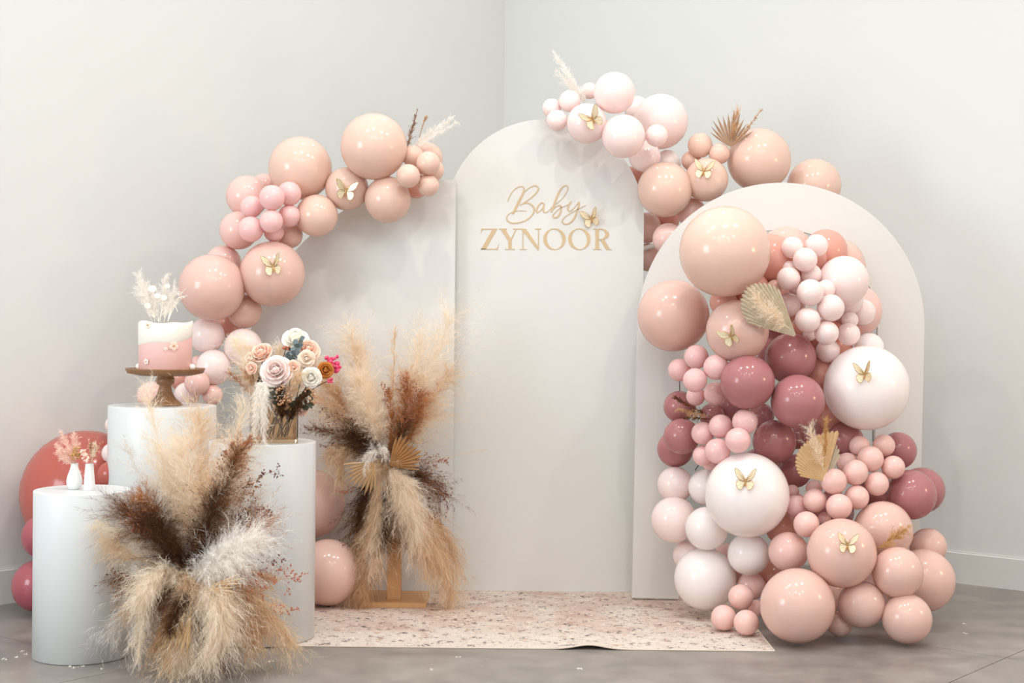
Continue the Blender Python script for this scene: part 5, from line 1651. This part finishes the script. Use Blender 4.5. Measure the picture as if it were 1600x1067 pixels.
for k in range(9):
    x1, y1 = 272 + 2.2 * k, 452 + rr.uniform(0, 28)
    b = [at(262, 503, 5.97), at(266 + k, 470 + rr.uniform(-5, 8), 5.97), at(x1, y1 - 6, 5.96), at(x1 + 3, y1 + rr.uniform(-8, 10), 5.95)]
    v, f = tube_geo([q - ti.location for q in bez(b, 10)], 0.0009, 4)
    py('curled_stick', v, f, M_LUN, ti)

# ------------------------------------------------------------------ bud vases on the short plinth
vz = 0.597
u = px(1, 5.38)
def budvase(x, dd, prof, label):
    o = lathe('bud_vase', [(r * u, z * u) for r, z in prof], M_CERAMIC, ((x - 800) / FPX * dd, dd, vz), 32)
    return tag(o, label, 'vase', 'small white bud vases')
budvase(118, 5.40, [(7, 0), (9, 1), (12, 9), (12.3, 14), (10.5, 22), (7, 31), (5.6, 37), (5.8, 40), (6.2, 41), (5.2, 41), (4.8, 36), (4, 10)], 'pear-shaped white bud vase on the short plinth')
budvase(141.5, 5.37, [(8.6, 0), (9.2, 0.6), (8.8, 8), (7.0, 30), (6.2, 41), (6.4, 41.5), (5.4, 41.5), (5.2, 34), (4, 8)], 'tapered white bud vase, right of the pear-shaped one')
BG = 'dried flowers in the bud vases'
lone_plume('bunny_tail', [(118, 724, 5.40), (108, 705, 5.40), (96, 676, 5.40)], 7, 1800, F_PINK, 'tall peach plume leaning left in the pear-shaped bud vase', 'dried grass', BG, angle=.5, droop=.1)
lone_plume('bunny_tail', [(118, 724, 5.40), (105, 715, 5.39), (89, 694, 5.39)], 7, 1400, F_PINK, 'pink tail leaning furthest left in the pear-shaped bud vase', 'dried grass', BG, angle=.5, droop=.15)
lone_plume('bunny_tail', [(118, 724, 5.40), (104, 720, 5.38), (92, 706, 5.38)], 7, 1400, F_PINK, 'low pink tail at the left of the pear-shaped bud vase', 'dried grass', BG, angle=.5, droop=.15)
lone_plume('bunny_tail', [(119, 724, 5.41), (116, 705, 5.42), (116, 680, 5.42)], 8, 1600, F_PINK, 'upright pink tail in the pear-shaped bud vase', 'dried grass', BG, angle=.5, droop=.1)
cluster('ochre_flower_ball', [(118, 713, 5.38, 8), (121, 704, 5.38, 7)], 1.8, M_BUD, 'ochre flower ball in the mouth of the pear-shaped bud vase', 'dried flower', 26, False, 11, BG)
cluster('peach_flower_ball', [(134, 715, 5.36, 6), (130, 707, 5.37, 5)], 1.9, M_ROSE_PEACH, 'dusty peach flower tuft left in the tapered bud vase', 'dried flower', 18, False, 12, BG)
lone_plume('bunny_tail', [(142, 724, 5.37), (146, 712, 5.36), (149, 694, 5.36)], 4.5, 900, F_CREAM, 'short cream bunny tail in the tapered bud vase', 'dried grass', BG, angle=.7, droop=.05, t0=.35, tip=.7)
lone_plume('dried_grass', [(142, 724, 5.37), (142, 705, 5.37), (141, 692, 5.37)], 4, 700, F_TAN, 'tan seed head in the tapered bud vase', 'dried grass', BG, angle=.5, droop=.05, t0=.35)
for k, (x, y, lab) in enumerate([(137, 683, 'thin pink sprig standing tallest at the left of the tapered vase'), (153, 682, 'thin pale sprig upright in the tapered bud vase'), (161, 689, 'thin pale sprig leaning right from the tapered bud vase')]):
    q = sprig('dried_sprig', [(142, 723, 5.37), (142 + (x - 142) * .4, 705, 5.37), (x, y, 5.37)], 7, M_ROSE_PEACH if k == 0 else M_PALM, None, 9, 4, 0.002, 40 + k, 0.0005)
    tag(q, lab, 'dried flower', BG)

# ------------------------------------------------------------------ dried accents tucked into the garlands
AG = 'dried accents in the balloon garlands'
def beh(key, extra=0.0):
    return find(key)[0].y + extra
lone_plume('brown_grass', [(634, 240, 6.52), (641, 210, 6.5), (652, 172, 6.48)], 4.2, 1300, F_MID, 'brown grass spike at the top end of the left garland', 'dried grass', AG, angle=.45, droop=.02)
lone_plume('bunny_tail', [(655, 215, 6.55), (660, 198, 6.53), (666, 182, 6.52)], 2.6, 500, F_TAN, 'tiny tan bunny tail right of the brown grass spike', 'dried grass', AG, angle=.6, droop=.0, t0=.3, tip=.6)
lone_plume('pampas_plume', [(638, 232, 6.54), (668, 212, 6.52), (708, 182, 6.5)], 7, 1500, F_WHITE, 'upper white plume at the right end of the left garland', 'dried grass', AG, angle=.3, droop=.05)
lone_plume('pampas_plume', [(640, 234, 6.52), (670, 218, 6.50), (712, 192, 6.48)], 6, 1100, F_WHITE, 'lower white plume at the right end of the left garland', 'dried grass', AG, angle=.3, droop=.05)
lone_plume('pampas_plume', [(922, 166, 6.72), (902, 140, 6.70), (868, 86, 6.68)], 8, 1700, F_WHITE, 'long cream plume rising left from the pale balloons of the middle panel', 'dried grass', AG, angle=.28, droop=.03)
lone_plume('pampas_plume', [(920, 168, 6.72), (900, 144, 6.71), (872, 112, 6.70)], 7, 1300, F_WHITE, 'shorter cream plume under the long one on the middle panel', 'dried grass', AG, angle=.28, droop=.03)
o = palm_fan('palm_fan_leaf', (1141, 230), (1142, 174), 6.70, 118, 12, M_PALM_BROWN, None, split=.35, fold=.05, rr=lambda q: 1 - .28 * abs(q) + .05 * math.sin(9 * q))
tag(o, 'brown palm fan sticking up above the hollow arch', 'dried leaf', AG)
lone_plume('dried_grass', [(1142, 228, 6.68), (1165, 205, 6.67), (1191, 170, 6.66)], 3.6, 900, F_TAN, 'tan grass spike leaning right beside the brown palm fan', 'dried grass', AG, angle=.45, droop=.02)
lone_plume('dried_grass', [(1141, 230, 6.69), (1146, 205, 6.68), (1152, 174, 6.68)], 9, 900, F_TAN, 'soft tan grass tuft among the brown palm fan segments', 'dried grass', AG, angle=.3, droop=.02)
pd = beh('blush balloon with a bright gold', -0.13)
o = palm_fan('palm_leaf', (1245, 527), (1162, 450), pd, 54, 16, M_PALM_GREY, None, split=.95, fold=.03, rr=lambda q: 1.0 - .3 * q * q, dtip=-.02, dome=.12)
LEAF1 = tag(o, 'beige pleated palm leaf between the blush butterfly balloon and pale bunch', 'dried leaf', AG)
plume('leaf_fluff', [(1236, 515, pd - .03), (1212, 498, pd - .045), (1180, 464, pd - .05)], 17, 2400, F_CREAM, LEAF1, angle=.6, droop=.2, tip=.6)
pd2 = beh('mini pink balloon right under the small palm', -0.02)
o = palm_fan('palm_leaf', (1288, 752), (1252, 692), pd2, 96, 18, M_PALM, None, split=.95, fold=.03, rr=lambda q: 0.98 + .22 * q - .22 * q * q * (q < 0), dome=.1)
LEAF2 = tag(o, 'small tan palm leaf with a tan tail above the right mini pink bunch', 'dried leaf', AG)
o = palm_fan('palm_leaf', (1290, 752), (1296, 688), pd2 + .02, 50, 9, M_PALM_GREY, None, split=.93, fold=.03, rr=lambda q: 1.0 - .3 * q * q, dome=.1)
tag(o, 'grey half of a palm leaf behind the tan tail', 'dried leaf', AG)
plume('leaf_fluff', [(1288, 738, pd2 - .03), (1278, 705, pd2 - .04), (1266, 674, pd2 - .045)], 11, 1600, F_CREAM, LEAF2, angle=.5, droop=.1, tip=.7)
lone_plume('bunny_tail', [(1288, 730, pd2 - .05), (1289, 700, pd2 - .06), (1291, 652, pd2 - .06)], 5, 2000, F_GOLDEN, 'slim golden tail standing on the small tan palm leaf', 'dried grass', AG, angle=.7, droop=.0, tip=.75, t0=.25)
gd = beh('mauve balloon below the dark grass', -0.12)
lone_plume('dried_grass', [(1112, 652, gd - .02), (1085, 638, gd - .05), (1055, 622, gd - .05)], 6, 1300, F_BROWN, 'upper dark brown grass tip over the left mauve balloons', 'dried grass', AG, angle=.4, droop=.1)
lone_plume('dried_grass', [(1112, 652, gd - .03), (1085, 645, gd - .07), (1058, 640, gd - .07)], 6, 1300, F_TAN, 'tan grass tip just below the dark brown one, left leg', 'dried grass', AG, angle=.45, droop=.1)
lone_plume('dried_grass', [(1112, 655, gd - .02), (1090, 652, gd - .05), (1070, 652, gd - .04)], 5, 700, F_BROWN, 'lowest short brown grass tip at the left mauve balloons', 'dried grass', AG, angle=.45, droop=.2)
gd = beh('blush balloon behind the golden', -0.22)
lone_plume('dried_grass', [(1368, 858, gd + .02), (1392, 846, gd), (1420, 822, gd + .02)], 11, 1500, F_GOLDEN, 'golden grass tuft lying on the lower right blush balloons', 'dried grass', AG, angle=.5, droop=.15, t0=.05)
v, f = tube_geo([at(1002, 389, 6.84), at(1032, 381, 6.84)], 0.011, 10)
o = py('white_rod', v, f, M_WHITEROD); tag(o, 'white rod crossing the gap between the middle panel and hollow arch', 'rod')
for (x0, y0, x1, y1, dd, lab) in [(1062, 596, 1062, 612, 6.54, 'thin wire hanging below the leftmost mini pink balloon'), (1364, 668, 1364, 690, 6.5, 'thin wire below the very large white balloon at the right'), (1086, 735, 1092, 726, 6.3, 'short black wire tip beside the lower left pale balloons')]:
    v, f = tube_geo([at(x0, y0, dd), at(x1, y1, dd)], 0.002, 6)
    o = py('wire', v, f, M_BLACKWIRE); tag(o, lab, 'wire')

# ------------------------------------------------------------------ fluff fallen on the floor
rr = random.Random(9)
vs, fs = [], []
for (x, y) in [(8, 1030), (35, 1018), (40, 1022), (25, 1027), (110, 1042), (128, 1041), (118, 1043), (158, 1045), (236, 1040), (420, 1035), (423, 1034), (250, 1030), (255, 1033), (246, 1028), (1508, 975), (1510, 990), (716, 1027), (672, 1046), (905, 1045)]:
    # point on the floor seen at this pixel
    ray = at(x, y, 1.0) - Vector((0, 0, CAM_H))
    p = Vector((0, 0, CAM_H)) + ray * (CAM_H / -ray.z)
    for k in range(5):
        a = rr.uniform(0, 6.28); l = rr.uniform(.003, .008)
        c = p + Vector((rr.uniform(-.008, .008), rr.uniform(-.012, .012), 0.0008))
        q = Vector((math.cos(a), math.sin(a), 0)); s = Vector((-q.y, q.x, 0)) * .0012
        i = len(vs)
        vs += [c - s, c + q * l, c + s, c - q * l * .4, c + Vector((0, 0, .003))]
        fs += [(i, i + 1, i + 4), (i + 1, i + 2, i + 4), (i + 2, i + 3, i + 4), (i + 3, i, i + 4)]
o = py('fallen_fluff', vs, fs, M_LUN)
tag(o, 'bits of white fluff and petals fallen on the concrete floor', 'debris', None, 'stuff')
